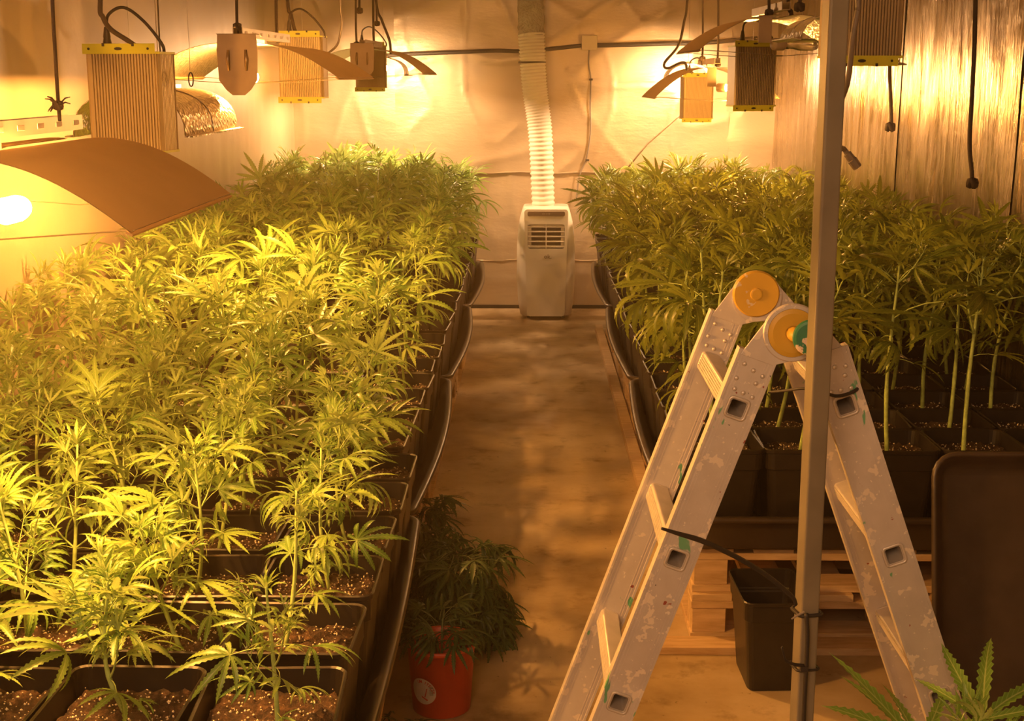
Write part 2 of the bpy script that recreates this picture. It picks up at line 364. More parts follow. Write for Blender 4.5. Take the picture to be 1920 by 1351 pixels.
# ------------------------------------------------------------------ leaves and plants
def leaf_geo(mb, uvs, n, pet, L, droop, fold, rnd, origin=Matrix.Identity(4), seg=8, wid=.085, mi=(0, 1), petr=.0013):
    """a fan leaf along +X: stalk then n toothed leaflets spread like fingers"""
    pts = []; p = Vector((0, 0, 0)); a = .25
    if pet > 0:
        for k in range(4):
            pts.append(p.copy()); p = p+Vector((math.cos(a), 0, math.sin(a)))*(pet/3 if k < 3 else 0); a -= .22
        b = len(mb.v); mb.tube([origin @ q for q in pts], [petr*1.3, petr, petr, petr*.8], 3, mi=mi[1], cap=False)
        uvs += [(0, 0)]*(len(mb.v)-b)
        base = pts[-1]
    else: base = p
    spread = {1: [0], 3: [-38, 0, 38], 5: [-72, -34, 0, 34, 72], 7: [-108, -64, -30, 0, 30, 64, 108], 9: [-128, -92, -58, -28, 0, 28, 58, 92, 128]}[n]
    fan = rnd.uniform(.6, 1.05)
    for az in spread:
        az = az*fan+rnd.uniform(-7, 7); ln = L*(1-.0000*az-(abs(az)/175)**1.15*.78)*rnd.uniform(.92, 1.06)
        w0 = L*wid*(1 if abs(az) < 60 else .8)*rnd.uniform(.85, 1.15)
        d = Vector((math.cos(R(az)), math.sin(R(az)), 0)); side = Vector((-d.y, d.x, 0))
        pitch = rnd.uniform(-.15, .35)-abs(az)/500; dr = droop*rnd.uniform(.7, 1.35); q = base.copy()
        twist = rnd.uniform(-.35, .35); swing = rnd.uniform(-.25, .25)
        b = len(mb.v); ss = seg if ln > L*.5 else max(5, seg-2)
        for k in range(ss+1):
            t = k/ss; w = w0*max(0, (math.sin(math.pi*min(1, t**.75)))**.85)*(1 if t > 0 else 0)
            dd = (d+side*swing*t).normalized()
            up = Vector((0, 0, 1)); fw = dd*math.cos(pitch)+up*math.sin(pitch); nn = -dd*math.sin(pitch)+up*math.cos(pitch)
            sv = side*math.cos(twist*t)+nn*math.sin(twist*t)
            tooth = w*.42
            for sg in (-1, 1):
                e = q+sv*sg*w*.72+nn*fold*w-fw*0
                tt = q+sv*sg*w*1.12+nn*fold*w*1.3+fw*tooth*1.6
                mb.v += [origin @ e, origin @ tt]; uvs += [(.75, t), (1, t)]
            mb.v.append(origin @ q); uvs.append((0, t))
            q = q+fw*(ln/ss); pitch -= dr*1.6/ss
        for k in range(ss):
            A = b+k*5; B = A+5
            if k == ss-1:
                fs = [[A+4, A+0, B+4], [A+4, B+4, A+2]]
            else:
                fs = [[A+4, A+0, B+0, B+4], [A+4, B+4, B+2, A+2], [A+0, A+1, B+0], [A+2, B+2, A+3]]
            mb.f += fs; mb.m += [mi[0]]*len(fs)
def finish(mb, uvs, name, mats):
    me = mb.mesh(name, mats, True); ul = me.uv_layers.new(name='UVMap')
    idx = [0]*len(me.loops); me.loops.foreach_get('vertex_index', idx)
    flat = []
    for i in idx: flat += uvs[i]
    ul.data.foreach_set('uv', flat); return me
rl = random.Random(5)
def make_leaf_set(key):
    mats = [M[key], M['wilt_stem'] if key == 'wilt' else M['stem']]
    big, mid, small, tip, shoot = [], [], [], [], []
    for k in range(7):
        mb, uv = MB(), []; leaf_geo(mb, uv, 7 if k % 3 else 9, rl.uniform(.06, .095), .122, rl.choice((.15, .5, .8, 1.2, 1.5))*rl.uniform(.8, 1.1), .28, rl, seg=12, wid=.060); big.append(finish(mb, uv, 'leaf', mats))
    for k in range(6):
        mb, uv = MB(), []; leaf_geo(mb, uv, 5 if k % 2 else 7, rl.uniform(.045, .07), .10, rl.choice((.1, .4, .9, 1.4)), .3, rl, seg=10, wid=.062); mid.append(finish(mb, uv, 'leaf', mats))
    for k in range(4):
        mb, uv = MB(), []; leaf_geo(mb, uv, 3 if k % 2 else 5, .02, .055, rl.uniform(.2, .8), .3, rl, seg=8, wid=.078, petr=.0009); small.append(finish(mb, uv, 'leaf', mats))
    for k in range(4):
        mb, uv = MB(), []
        for j in range(7):
            m = Matrix.Rotation(j*2.4+rl.random(), 4, 'Z') @ Matrix.Rotation(-R(rl.uniform(30, 78)), 4, 'Y')
            leaf_geo(mb, uv, 3 if j < 4 else 1, .008, rl.uniform(.035, .06), rl.uniform(.2, .6), .3, rl, m, seg=6, wid=.08, petr=.0009)
        tip.append(finish(mb, uv, 'growing_tip', mats))
    for k in range(5):
        mb, uv = MB(), []; Ls = .095
        b = len(mb.v); path = [Vector((Ls*t, 0, .018*t*t)) for t in (0, .33, .66, 1)]
        mb.tube(path, [.0022, .0018, .0016, .0012], 4, mi=1, cap=False); uv += [(0, 0)]*(len(mb.v)-b)
        for j in range(6):
            t = (.45, .55, .75, .85, 1, 1, 1)[j]; az = ((1, -1)[j % 2]*rl.uniform(40, 95) if j < 4 else (j-5)*45+rl.uniform(-10, 10))
            m = Matrix.Translation((Ls*t, 0, .018*t*t)) @ Matrix.Rotation(R(az), 4, 'Z') @ Matrix.Rotation(-R(rl.uniform(5, 50)), 4, 'Y')
            leaf_geo(mb, uv, 3 if j % 3 else 5, rl.uniform(.012, .03), rl.uniform(.045, .07), rl.uniform(.3, 1.3), .3, rl, m, seg=6, wid=.066, petr=.0009)
        shoot.append(finish(mb, uv, 'side_shoot', mats))
    return dict(big=big, mid=mid, small=small, tip=tip, shoot=shoot)
LEAF = {k: make_leaf_set(k) for k in ('leaf', 'leaf_shaded', 'wilt')}

def put(me, name, parent, loc, eul, sc):
    o = bpy.data.objects.new(name, me); COL.objects.link(o); o.parent = parent
    o.location = loc; o.rotation_euler = eul; o.scale = (sc, sc, sc); return o

def grow(parent, z0, h, bare, size, nodes, rnd, key='leaf', shoots=True, lean=.05, thick=.0042, extra=0, shootp=.8):
    wx, wy = parent.location.x, parent.location.y
    def fit(p, az, reach):
        e = Vector((wx, wy, 0))+p+Vector((math.cos(az), math.sin(az), 0))*reach
        return XL+.03 < e.x < XR-.06 and e.y < YB-.06
    def turn(p, az, reach):
        for dz in (0, .5, -.5, 1, -1, 1.5, -1.5, 2.2, -2.2, 3.1):
            if fit(p, az+dz, reach): return az+dz
        return az+3.1
    top = Vector((rnd.uniform(-lean, lean), rnd.uniform(-lean, lean), z0+h)); wob = Vector((rnd.uniform(-1, 1), rnd.uniform(-1, 1), 0))*.018
    off = Vector((rnd.uniform(-.03, .03), rnd.uniform(-.03, .03), 0))
    def sp(t): return Vector((0, 0, z0-.02))*(1-t)+top*t+wob*math.sin(math.pi*t*1.3)+off*(1-t)
    K = 12; mb = MB()
    rr = [thick*(1.25-.75*i/K)*(1.18 if i % 2 == 0 and i > 2 else 1) for i in range(K+1)]
    mb.tube([sp(i/K) for i in range(K+1)], rr, 6); st = mb.build('stem', [M['stem']], parent, smooth=True, fixn=False)
    S = LEAF[key]; az = rnd.uniform(0, 360)
    for i in range(nodes):
        u = i/(nodes-1); t = bare+(1-bare)*(u**.9)*.97; p = sp(t)
        big = 1-abs(u-.45)*.9
        for sdi in (0, 180):
            if rnd.random() < (.4 if u < .12 else .14): continue
            pit = R(-2+46*u**1.5+rnd.uniform(-20, 24)); s = size*(.5+.6*big)*rnd.uniform(.7, 1.2)
            me = rnd.choice(S['big'] if big > .62 else (S['mid'] if u < .86 else S['small']))
            put(me, 'leaf', parent, p, (rnd.uniform(-.7, .7), -pit, turn(p, R(az+sdi+rnd.uniform(-18, 18)), s*.16)), s)
            if shoots and .05 < u < .86 and rnd.random() < shootp:
                put(rnd.choice(S['shoot']), 'side_shoot', parent, p, (rnd.uniform(-.4, .4), -R(rnd.uniform(30, 58)), turn(p, R(az+sdi+rnd.uniform(-15, 15)), .11)), size*(.62+.75*(1-u))*rnd.uniform(.8, 1.1)*(1+.4*extra))
        az += rnd.choice((90, 90, 70, 120))
    put(rnd.choice(S['tip']), 'growing_tip', parent, sp(1)-Vector((0, 0, .006)), (rnd.uniform(-.2, .2), rnd.uniform(-.2, .2), rnd.uniform(0, 6)), size*.95)

def rsq(w, r, n=4):
    """rounded square outline of half width w"""
    out = []
    for q, (sx, sy) in enumerate(((1, 1), (-1, 1), (-1, -1), (1, -1))):
        for k in range(n+1):
            a = math.pi/2*(q+k/n); out.append((sx*(w-r)+r*math.cos(a), sy*(w-r)+r*math.sin(a)))
    return out
def ring_loft(mb, rings, cap0=True, cap1=False, mi=0):
    b = len(mb.v); n = len(rings[0])
    for rg in rings: mb.v += [Vector(p) for p in rg]
    for i in range(len(rings)-1):
        for k in range(n):
            a = b+i*n+k; c = b+i*n+(k+1) % n; mb.f.append([a, c, c+n, a+n]); mb.m.append(mi)
    if cap0: mb.f.append([b+k for k in range(n)][::-1]); mb.m.append(mi)
    if cap1: mb.f.append([b+(len(rings)-1)*n+k for k in range(n)]); mb.m.append(mi)
    return mb
def pot_mesh(n=4):
    mb = MB(); H = .30
    prof = [(.088, 0, .02), (.092, .004, .022), (.112, .235, .024), (.118, .238, .025), (.1195, .285, .026), (.124, .288, .027), (.125, .297, .028), (.122, .300, .027), (.1185, .297, .026), (.1145, .240, .024), (.110, .225, .024), (.098, .10, .022)]
    return ring_loft(mb, [[(x, y, z) for x, y in rsq(w, r, n)] for w, z, r in prof]).mesh('pot', M['pot'], False)
POT = pot_mesh(4)
def soil_mesh(seed):
    rnd = random.Random(seed); mb = MB(); N = 26; W_ = .1135; vs = []; fs = []
    for j in range(N+1):
        for i in range(N+1):
            x = -1+2*i/N; y = -1+2*j/N
            k = 1/max(1e-6, (abs(x)**7+abs(y)**7)**(1/7)) if (x or y) else 1
            m = max(abs(x), abs(y)); X, Y_ = x*k*m*W_*.985, y*k*m*W_*.985
            z = .258+.009*noise.noise(Vector((X*22+seed, Y_*22, 0)))+.011*noise.noise(Vector((X*75, Y_*75+seed, 3)))-(.006 if m > .95 else 0)
            vs.append((X, Y_, z))
    for j in range(N):
        for i in range(N):
            a = j*(N+1)+i; fs.append((a, a+1, a+N+2, a+N+1))
    mb.add(vs, fs)
    for k in range(130):       # loose lumps of perlite
        x, y = rnd.uniform(-.1, .1), rnd.uniform(-.1, .1); r = rnd.uniform(.0014, .0034); z = .259+.009*noise.noise(Vector((x*22+seed, y*22, 0)))+.011*noise.noise(Vector((x*75, y*75+seed, 3)))
        c = Vector((x, y, z)); mb.add([c+Vector(v)*r*rnd.uniform(.7, 1.3) for v in ((1, 0, 0), (-1, 0, 0), (0, 1, 0), (0, -1, 0), (0, 0, 1), (0, 0, -1))],
            [(0, 2, 4), (2, 1, 4), (1, 3, 4), (3, 0, 4), (2, 0, 5), (1, 2, 5), (3, 1, 5), (0, 3, 5)], 1)
    return mb.mesh('soil', [M['soil'], PERL], True)
PERL = simple('perlite', (.78, .66, .46), .8, 0, .1, 50, 0)
SOIL = [soil_mesh(s) for s in (1, 2, 3, 4)]

TRAY_Z0, TRAY_FLOOR = .288, .296
ORD = ['first', 'second', 'third', 'fourth', 'fifth', 'sixth', 'seventh', 'eighth', 'ninth', 'tenth', 'eleventh', 'twelfth', 'thirteenth', 'fourteenth', 'fifteenth', 'sixteenth', 'seventeenth', 'eighteenth', 'nineteenth', 'twentieth', 'twenty-first', 'twenty-second', 'twenty-third', 'twenty-fourth', 'twenty-fifth', 'twenty-sixth', 'twenty-seventh', 'twenty-eighth']
def lerp_tab(tab, y):
    for (a, va), (b, vb) in zip(tab, tab[1:]):
        if y <= b: return va+(vb-va)*max(0, (y-a)/(b-a))
    return tab[-1][1]
def plant(x, y, side, col, row, rnd, n_rows):
    where = ORD[col]+' from aisle' if col else 'beside the aisle'
    bed = 'left' if side < 0 else 'right'
    rowtxt = f'{ORD[row]} row from front' if row < n_rows-1 else 'last row by back wall'
    look = ('short green cannabis plant' if side < 0 and y < 3.75 else 'leafy cannabis plant' if side < 0 else 'tall bare-stemmed cannabis plant')
    t = thing('potted_cannabis_plant', f'{look} in {bed} bed, {rowtxt}, {where}', 'plant', (x, y, TRAY_FLOOR), 0,
              f'potted cannabis plants on the {bed} bed')
    a = rnd.uniform(-.05, .05)
    link(POT, 'pot', t).rotation_euler = (0, 0, a)
    link(rnd.choice(SOIL), 'soil', t).rotation_euler = (0, 0, a+rnd.choice((0, math.pi/2, math.pi)))
    if side < 0:
        h = lerp_tab([(2, .24), (2.5, .28), (3, .33), (4, .40), (5, .46), (6, .47), (7.2, .49), (9.3, .53)], y)*rnd.uniform(.88, 1.1)
        size = lerp_tab([(2, .95), (3.3, 1.1), (4, 1.4), (9, 1.6)], y)*(.84 if col == 0 else 1)
        grow(t, .265, h, lerp_tab([(2, .12), (3.4, .25), (4, .45), (9, .52)], y), size, 7 if y < 3.7 else 5 if y < 6 else 6, rnd, 'leaf', lean=.05, extra=0, shootp=.7 if y < 3.7 else .38)
    else:
        h = lerp_tab([(3.7, .56), (6, .48), (9.3, .40)], y)*rnd.uniform(.9, 1.1)
        if col == 0: h *= .95
        grow(t, .265, h, .52 if col else .36, 1.6, 6, rnd, 'leaf_shaded', lean=.05, thick=.0056, extra=.2, shootp=.38)
    return t
rp = random.Random(11)
LEFT_TRAYS = [(1.93, 3.74), (3.76, 5.57), (5.60, 7.41), (7.44, 9.27)]
RIGHT_TRAYS = [(3.74, 5.56), (5.59, 7.41), (7.44, 9.27)]
rows_l = [2.16, 2.47, 2.75, 3.03, 3.31, 3.59]
for (a, b) in LEFT_TRAYS[1:]: rows_l += [a+.14+(b-a-.28)*k/6 for k in range(7)]
rows_r = []
for (a, b) in RIGHT_TRAYS: rows_r += [a+.145+(b-a-.28)*k/6 for k in range(7)]
for r_, y in enumerate(rows_l):
    for c in range(5):
        x0 = -.455 if y < 3.75 else -.49
        x = x0-c*.2575+rp.uniform(-.008, .008)
        if y < 3.7 and c > 3 and y < 2.5: continue      # outside the picture
        plant(x, y+rp.uniform(-.006, .006), -1, c, r_, rp, len(rows_l))
for r_, y in enumerate(rows_r):
    for c in range(5):
        plant(.545+c*.2535+rp.uniform(-.006, .006), y+rp.uniform(-.006, .006), 1, c, r_, rp, len(rows_r))
print('leaf objects', len(bpy.data.objects))

# ------------------------------------------------------------------ trays
def tray_mesh(w, l, h, bulge, side=1, rad=.05, lip=.026):
    """open tray, w along X, l along Y, lip all round; the long side on `side` bows outwards"""
    base = []; NS = 14
    for q, (sx, sy) in enumerate(((1, 1), (-1, 1), (-1, -1), (1, -1))):
        for k in range(6):
            a = math.pi/2*(q+k/5); base.append((sx*(w/2-rad)+rad*math.cos(a), sy*(l/2-rad)+rad*math.sin(a)))
        # straight run to the next corner
        nx, ny = ((-1, 1), (-1, -1), (1, -1), (1, 1))[q]
        x0, y0 = base[-1]; a = math.pi/2*(q+1); x1, y1 = nx*(w/2-rad)+rad*math.cos(a), ny*(l/2-rad)+rad*math.sin(a)
        for k in range(1, NS): base.append((x0+(x1-x0)*k/NS, y0+(y1-y0)*k/NS))
    def ring(off, z, bf):
        out = []
        for x, y in base:
            r = math.hypot(x/(w/2), y/(l/2)); 
            ox = x+off*(1 if x > 0 else -1)*min(1, max(0, (abs(x)-(w/2-rad))/rad)); oy = y+off*(1 if y > 0 else -1)*min(1, max(0, (abs(y)-(l/2-rad))/rad))
            if x*side > 0: ox += side*bulge*bf*math.cos(math.pi*min(.5, abs(y)/l))*min(1, max(0, (abs(x)-.2*w)/(w*.3)))
            out.append((ox, oy, z))
        return out
    rings = [ring(-.05, .004, 0), ring(-.028, 0, 0), ring(-.022, .01, .1), ring(-.012, h-.03, .9), ring(.006, h-.016, 1), ring(lip*.8, h-.016, 1), ring(lip, h-.008, 1), ring(lip*.8, h, 1), ring(lip*.3, h+.002, 1), ring(0, h-.003, 1), ring(-.016, h-.02, .9), ring(-.030, .012, .1), ring(-.05, .008, 0)]
    mb = MB(); ring_loft(mb, rings, True, True); return mb
POSN = ['nearest the camera', 'second from the front', 'third from the front', 'against the back wall']
for k, (a, b) in enumerate(LEFT_TRAYS):
    xi = -.325 if k == 0 else -.345; w = xi+1.66
    t = tray_mesh(w-.03, b-a-.012, .112, .038 if k else .022, 1).build('flood_tray', M['tray'], smooth=True)
    t.location = ((xi-1.66)/2-.01, (a+b)/2, TRAY_Z0)
    tag(t, f'long black plastic flood tray under the left bed, {POSN[k]}', 'tray', 'black flood trays under the beds')
for k, (a, b) in enumerate(RIGHT_TRAYS):
    xi = .405; w = 1.70-xi
    t = tray_mesh(w-.03, b-a-.012, .112, .03, -1).build('flood_tray', M['tray'], smooth=True)
    t.location = ((xi+1.70)/2+.01, (a+b)/2, TRAY_Z0)
    tag(t, 'long black plastic flood tray under the right bed, '+['at its front end', 'in the middle', 'against the back wall'][k], 'tray', 'black flood trays under the beds')

# ------------------------------------------------------------------ pallets
def unit_box(name, d, mat, bev=.0015):
    o = MB().box((0, 0, 0), d).mesh(name, mat)
    bm = bmesh.new(); bm.from_mesh(o); bmesh.ops.bevel(bm, geom=bm.edges[:], offset=bev, segments=1, affect='EDGES'); bm.to_mesh(o); bm.free(); return o
PM = {}
def pallet(x0, y0, z0, wx, ly, label, group='wooden pallets under the beds'):
    t = thing('wooden_pallet', label, 'pallet', (x0+wx/2, y0+ly/2, z0), 0, group)
    key = (wx, ly)
    if key not in PM:
        PM[key] = dict(side=unit_box('bottom_board', (.10, ly, .022), M['wood']), front=unit_box('bottom_board', (wx, .10, .022), M['wood']),
                       block=unit_box('block', (.10, .12, .078), M['wood']), stringer=unit_box('stringer_board', (wx, .10, .022), M['wood']),
                       deck=unit_box('deck_board', (.12, ly, .022), M['wood']))
    P = PM[key]; rnd = random.Random(int(x0*977+y0*131+z0*77))
    def pp(k, n, x, y, z): link(P[k], n, t, (x, y, z)).rotation_euler = (0, 0, rnd.uniform(-.004, .004))
    for sy in (-1, 1): pp('front', 'bottom_board', 0, sy*(ly/2-.05), .011)
    for sx in (-1, 0, 1):
        for sy in (-1, 0, 1): pp('block', 'block', sx*(wx/2-.055), sy*(ly/2-.065), .061)
        if sx: 
            o = link(P['side'], 'bottom_board', t, (sx*(wx/2-.05), 0, .0112)); o.scale = (1, (ly-.205)/ly, 1)
    for sy in (-1, 0, 1): pp('stringer', 'stringer_board', 0, sy*(ly/2-.05), .111)
    for k in range(7): pp('deck', 'deck_board', -wx/2+.06+(wx-.12)*k/6, 0, .133)
    return t
pallet(.474, 3.78, 0, 1.2, 1.2, 'lower wooden pallet at the front of the right bed')
pk = MB().box((0, 0, .02), (.05, 3.9, .04)).build('wooden_plank', M['wood'], bevel=.002); pk.location = (.444, 6.86, 0); pk.rotation_euler = (0, 0, R(.25)); tag(pk, 'long pale wooden plank on the floor along the right bed', 'plank')
pk = MB().box((0, 0, .011), (.86, .085, .022)).build('wooden_plank', M['wood'], bevel=.0015); pk.location = (.72, 3.715, 0); tag(pk, 'loose wooden plank on the floor in front of the right bed pallets', 'plank')
pallet(.478, 3.80, .144, 1.2, 1.18, 'upper wooden pallet at the front of the right bed, on top of another pallet')
for k, y in enumerate((4.99, 6.21, 7.43)):
    nm = ['second stack from the front', 'third stack from the front', 'stack nearest the back wall'][k]
    pallet(.470, y, 0, 1.2, 1.2, f'lower wooden pallet of the right bed, {nm}')
    pallet(.484, y, .144, 1.2, 1.2, f'upper wooden pallet of the right bed, {nm}')
for k, y in enumerate((2.02, 3.25, 4.48, 5.71, 6.94)):
    nm = ['stack nearest the camera', 'second stack from the front', 'third stack from the front', 'fourth stack from the front', 'stack nearest the back wall'][k]
    xi = -.415 if k == 0 else -.40
    for lv in (0, 1):
        pallet(xi-1.2, y, .144*lv, 1.2, 1.2, f'{("lower", "upper")[lv]} wooden pallet of the left bed, {nm}')

# ------------------------------------------------------------------ portable air conditioner
AY = 9.22; ac = thing('portable_air_conditioner', 'white portable air conditioner on the floor at the end of the aisle', 'appliance', (.088, AY+.17, 0))
def acring(w, d, z, yb, r=.05, n=6):
    out = []
    for q, (sx, sy) in enumerate(((1, 1), (-1, 1), (-1, -1), (1, -1))):
        for k in range(n+1):
            a = math.pi/2*(q+k/n); out.append((sx*(w/2-r)+r*math.cos(a), yb+sy*(d/2-r)+r*math.sin(a), z))
    return out
H = .775
pr = [(.325, .29, .018, .01, .04), (.355, .32, .03, 0, .05), (.385, .34, .12, 0, .06), (.405, .345, .30, 0, .07), (.402, .345, .50, 0, .07), (.39, .34, .60, 0, .07), (.365, .33, .68, .003, .07), (.335, .31, .735, .008, .06), (.315, .29, .765, .012, .05), (.30, .27, .775, .016, .045)]
mb = MB(); ring_loft(mb, [acring(w, d, z, yb, r) for w, d, z, yb, r in pr], True, True); mb.build('body', M['ac_white'], ac, smooth=True)
def face_poly(z0, z1, w0, w1, r, n=5):
    out = []
    for q, (sx, zz, w) in enumerate(((1, z1, w1), (-1, z1, w1), (-1, z0, w0), (1, z0, w0))):
        sz = 1 if q < 2 else -1
        for k in range(n+1):
            a = math.pi/2*(q+k/n); out.append((sx*(w/2-r)+r*math.cos(a), zz-sz*r+r*math.sin(a)))
    return out
FYo = -.200
def rot_slab(name, poly, y0, y1, mat, bev=.004, smooth=False):
    mb = MB(); mb.prism(poly, y0, y1); return mb.build(name, mat, ac, bevel=bev)
# front panel built as a frame round the grille opening
def frame_panel(name, outer, inner, y0, y1, mat):
    mb = MB(); n = len(outer)
    vs = [(x, y0, z) for x, z in outer]+[(x, y0, z) for x, z in inner]+[(x, y1, z) for x, z in outer]+[(x, y1, z) for x, z in inner]
    fs = []
    for i in range(n):
        j = (i+1) % n
        fs += [(i, j, n+j, n+i), (2*n+i, 3*n+i, 3*n+j, 2*n+j), (i, 2*n+i, 2*n+j, j), (n+i, n+j, 3*n+j, 3*n+i)]
    mb.add(vs, fs); return mb.build(name, mat, ac, bevel=.0)
OUT = face_poly(.03, .768, .262, .300, .022); INN = face_poly(.498, .668, .252, .252, .018)
frame_panel('front_panel', OUT, INN, FYo-.016, FYo+.05, M['ac_white'])
rot_slab('grille_back', face_poly(.49, .675, .26, .26, .018), FYo+.010, FYo+.03, M['ac_grille'], 0)
mb = MB()
for z in (.512, .545, .579, .612, .646):
    mb.box((0, FYo-.006, z), (.25, .022, .0065), Matrix.Rotation(R(12), 3, 'X'))
for zz in (.512, .545, .579, .612, .646):
    pass
for k, z in enumerate((.520, .5535, .587, .621, .653)):
    o = MB().box((0, 0, 0), (.25, .020, .0065)).build('louvre', M['ac_white'], ac, bevel=.001); o.location = (0, FYo-.005, z-.004); o.rotation_euler = (R(14), 0, 0)
MB().box((0, FYo-.008, .583), (.006, .018, .168)).build('louvre_divider', M['ac_white'], ac)
for z0_, z1_ in ((.505, .519), (.652, .664)):
    MB().box((0, FYo+.004, (z0_+z1_)/2), (.245, .006, .016)).build('inner_frame', M['ac_white'], ac)
for sx in (-1, 1): MB().box((sx*.112, FYo+.004, .583), (.022, .006, .15)).build('inner_frame', M['ac_white'], ac)
rot_slab('control_panel', face_poly(.722, .754, .255, .255, .010), FYo-.019, FYo-.010, M['ac_dark'], .001)
for k in range(-2, 3): MB().box((k*.012, FYo-.0195, .738), (.006, .001, .003)).build('button', M['sticker'], ac)
for sx in (-1, 1):
    MB().box((sx*.02+0, FYo-.0195, .738), (.0012, .001, .018)).build('display_edge', M['sticker'], ac)
for sx in (-1, 1):
    for sy in (-1, 1): MB().lathe([(.018, -.011), (.018, .011)], 14, (0, 0, 0), Matrix.Rotation(math.pi/2, 3, 'Y')).build('caster', M['rubber'], ac).location = (sx*.12, sy*.10, .018)
DG = bpy.context.evaluated_depsgraph_get
def text_mesh(s, size, extr=.0005, bold=0.0):
    cu = bpy.data.curves.new('txt', 'FONT'); cu.body = s; cu.size = size; cu.extrude = extr; cu.offset = bold; cu.align_x = 'CENTER'; cu.resolution_u = 3
    o = bpy.data.objects.new('txt', cu); COL.objects.link(o); bpy.context.view_layer.update()
    me = bpy.data.meshes.new_from_object(o.evaluated_get(DG())); bpy.data.objects.remove(o); bpy.data.curves.remove(cu)
    me.materials.clear(); return me
tm = text_mesh('ok.', .042, .0006, .0004); tm.materials.append(M['letter'])
o = link(tm, 'lettering', ac); o.rotation_euler = (math.pi/2, 0, 0); o.location = (.012, FYo-.0166, .432)

# exhaust duct
du = thing('exhaust_duct', 'white corrugated exhaust duct rising from the air conditioner to the ceiling', 'duct', tuple(at(1020, 390, 9.45)), absolute=True)
P0, P1, P2, P3 = at(1019, 392, 9.42), at(1013, 250, 9.43), at(1002, 160, 9.44), at(996, 62, 9.46)
path = arc([P0, P1, P2, P3], 70); mb = MB()
rad = [(.078+.012*(i/len(path)))+.0052*math.sin(i*2*math.pi/4.4) for i in range(len(path))]
mb.tube(path, rad, 20); mb.build('corrugated_hose', M['duct'], du, smooth=True, fixn=False)
mb = MB(); c = at(997.5, 117, 9.45); mb.lathe([(.089, -.006), (.094, -.004), (.094, .004), (.089, .006)], 24, c); mb.build('hose_tie', M['rubber'], du, smooth=True)
path = arc([at(996, 66, 9.46), at(995, 20, 9.46), at(994, -80, 9.46), at(993, -110, 9.46)], 12)
mb = MB(); mb.tube(path, .088, 28)
for i, v in enumerate(mb.v): mb.v[i] = v+Vector((noise.noise(v*30), noise.noise(v*30+Vector((9, 0, 0))), 0))*.012
mb.build('clear_sleeve', M['film'], du, smooth=True, fixn=False)

# ------------------------------------------------------------------ cables on the back wall
def cable(name, pts, r, label, cat='cable', mat='rubber', group=None, n=7, smooth_n=8):
    mb = MB(); mb.tube(arc(pts, smooth_n), r, n); o = mb.build(name, M[mat], smooth=True, fixn=False); tag(o, label, cat, group); return o
cable('power_cable', [at(x, y, 9.64) for x, y in ((700, 108), (760, 102), (860, 98), (930, 95), (975, 96), (1030, 92), (1094, 85))], .014, 'thick black cable along the back wall left of the junction box')
cable('power_cable', [at(x, y, 9.64) for x, y in ((1118, 85), (1180, 84), (1240, 82), (1310, 81), (1370, 76), (1420, 72))], .016, 'thick black cable along the back wall right of the junction box')
jb = MB().box((0, 0, 0), (.108, .05, .100)).build('junction_box', M['junction'], bevel=.006); jb.location = at(1105, 80, 9.62); tag(jb, 'square beige junction box on the back wall', 'junction box')
cable('lead', [at(x, y, 9.65) for x, y in ((1105, 92), (1104, 120), (1108, 150), (1107, 200), (1108, 240), (1104, 275), (1099, 300), (1089, 322), (1084, 345), (1081, 372))], .0055, 'thin grey lead hanging down the wall from the junction box', mat='cable_grey')
for i, (x, y) in enumerate(((1108, 149), (1101, 300))):
    o = MB().box((0, 0, 0), (.026, .02, .014)).build('cable_clip', M['rubber'], bevel=.002); o.location = at(x, y, 9.645)
    tag(o, ['small dark clip high on the grey wall lead', 'small dark clip low on the grey wall lead'][i], 'clip')

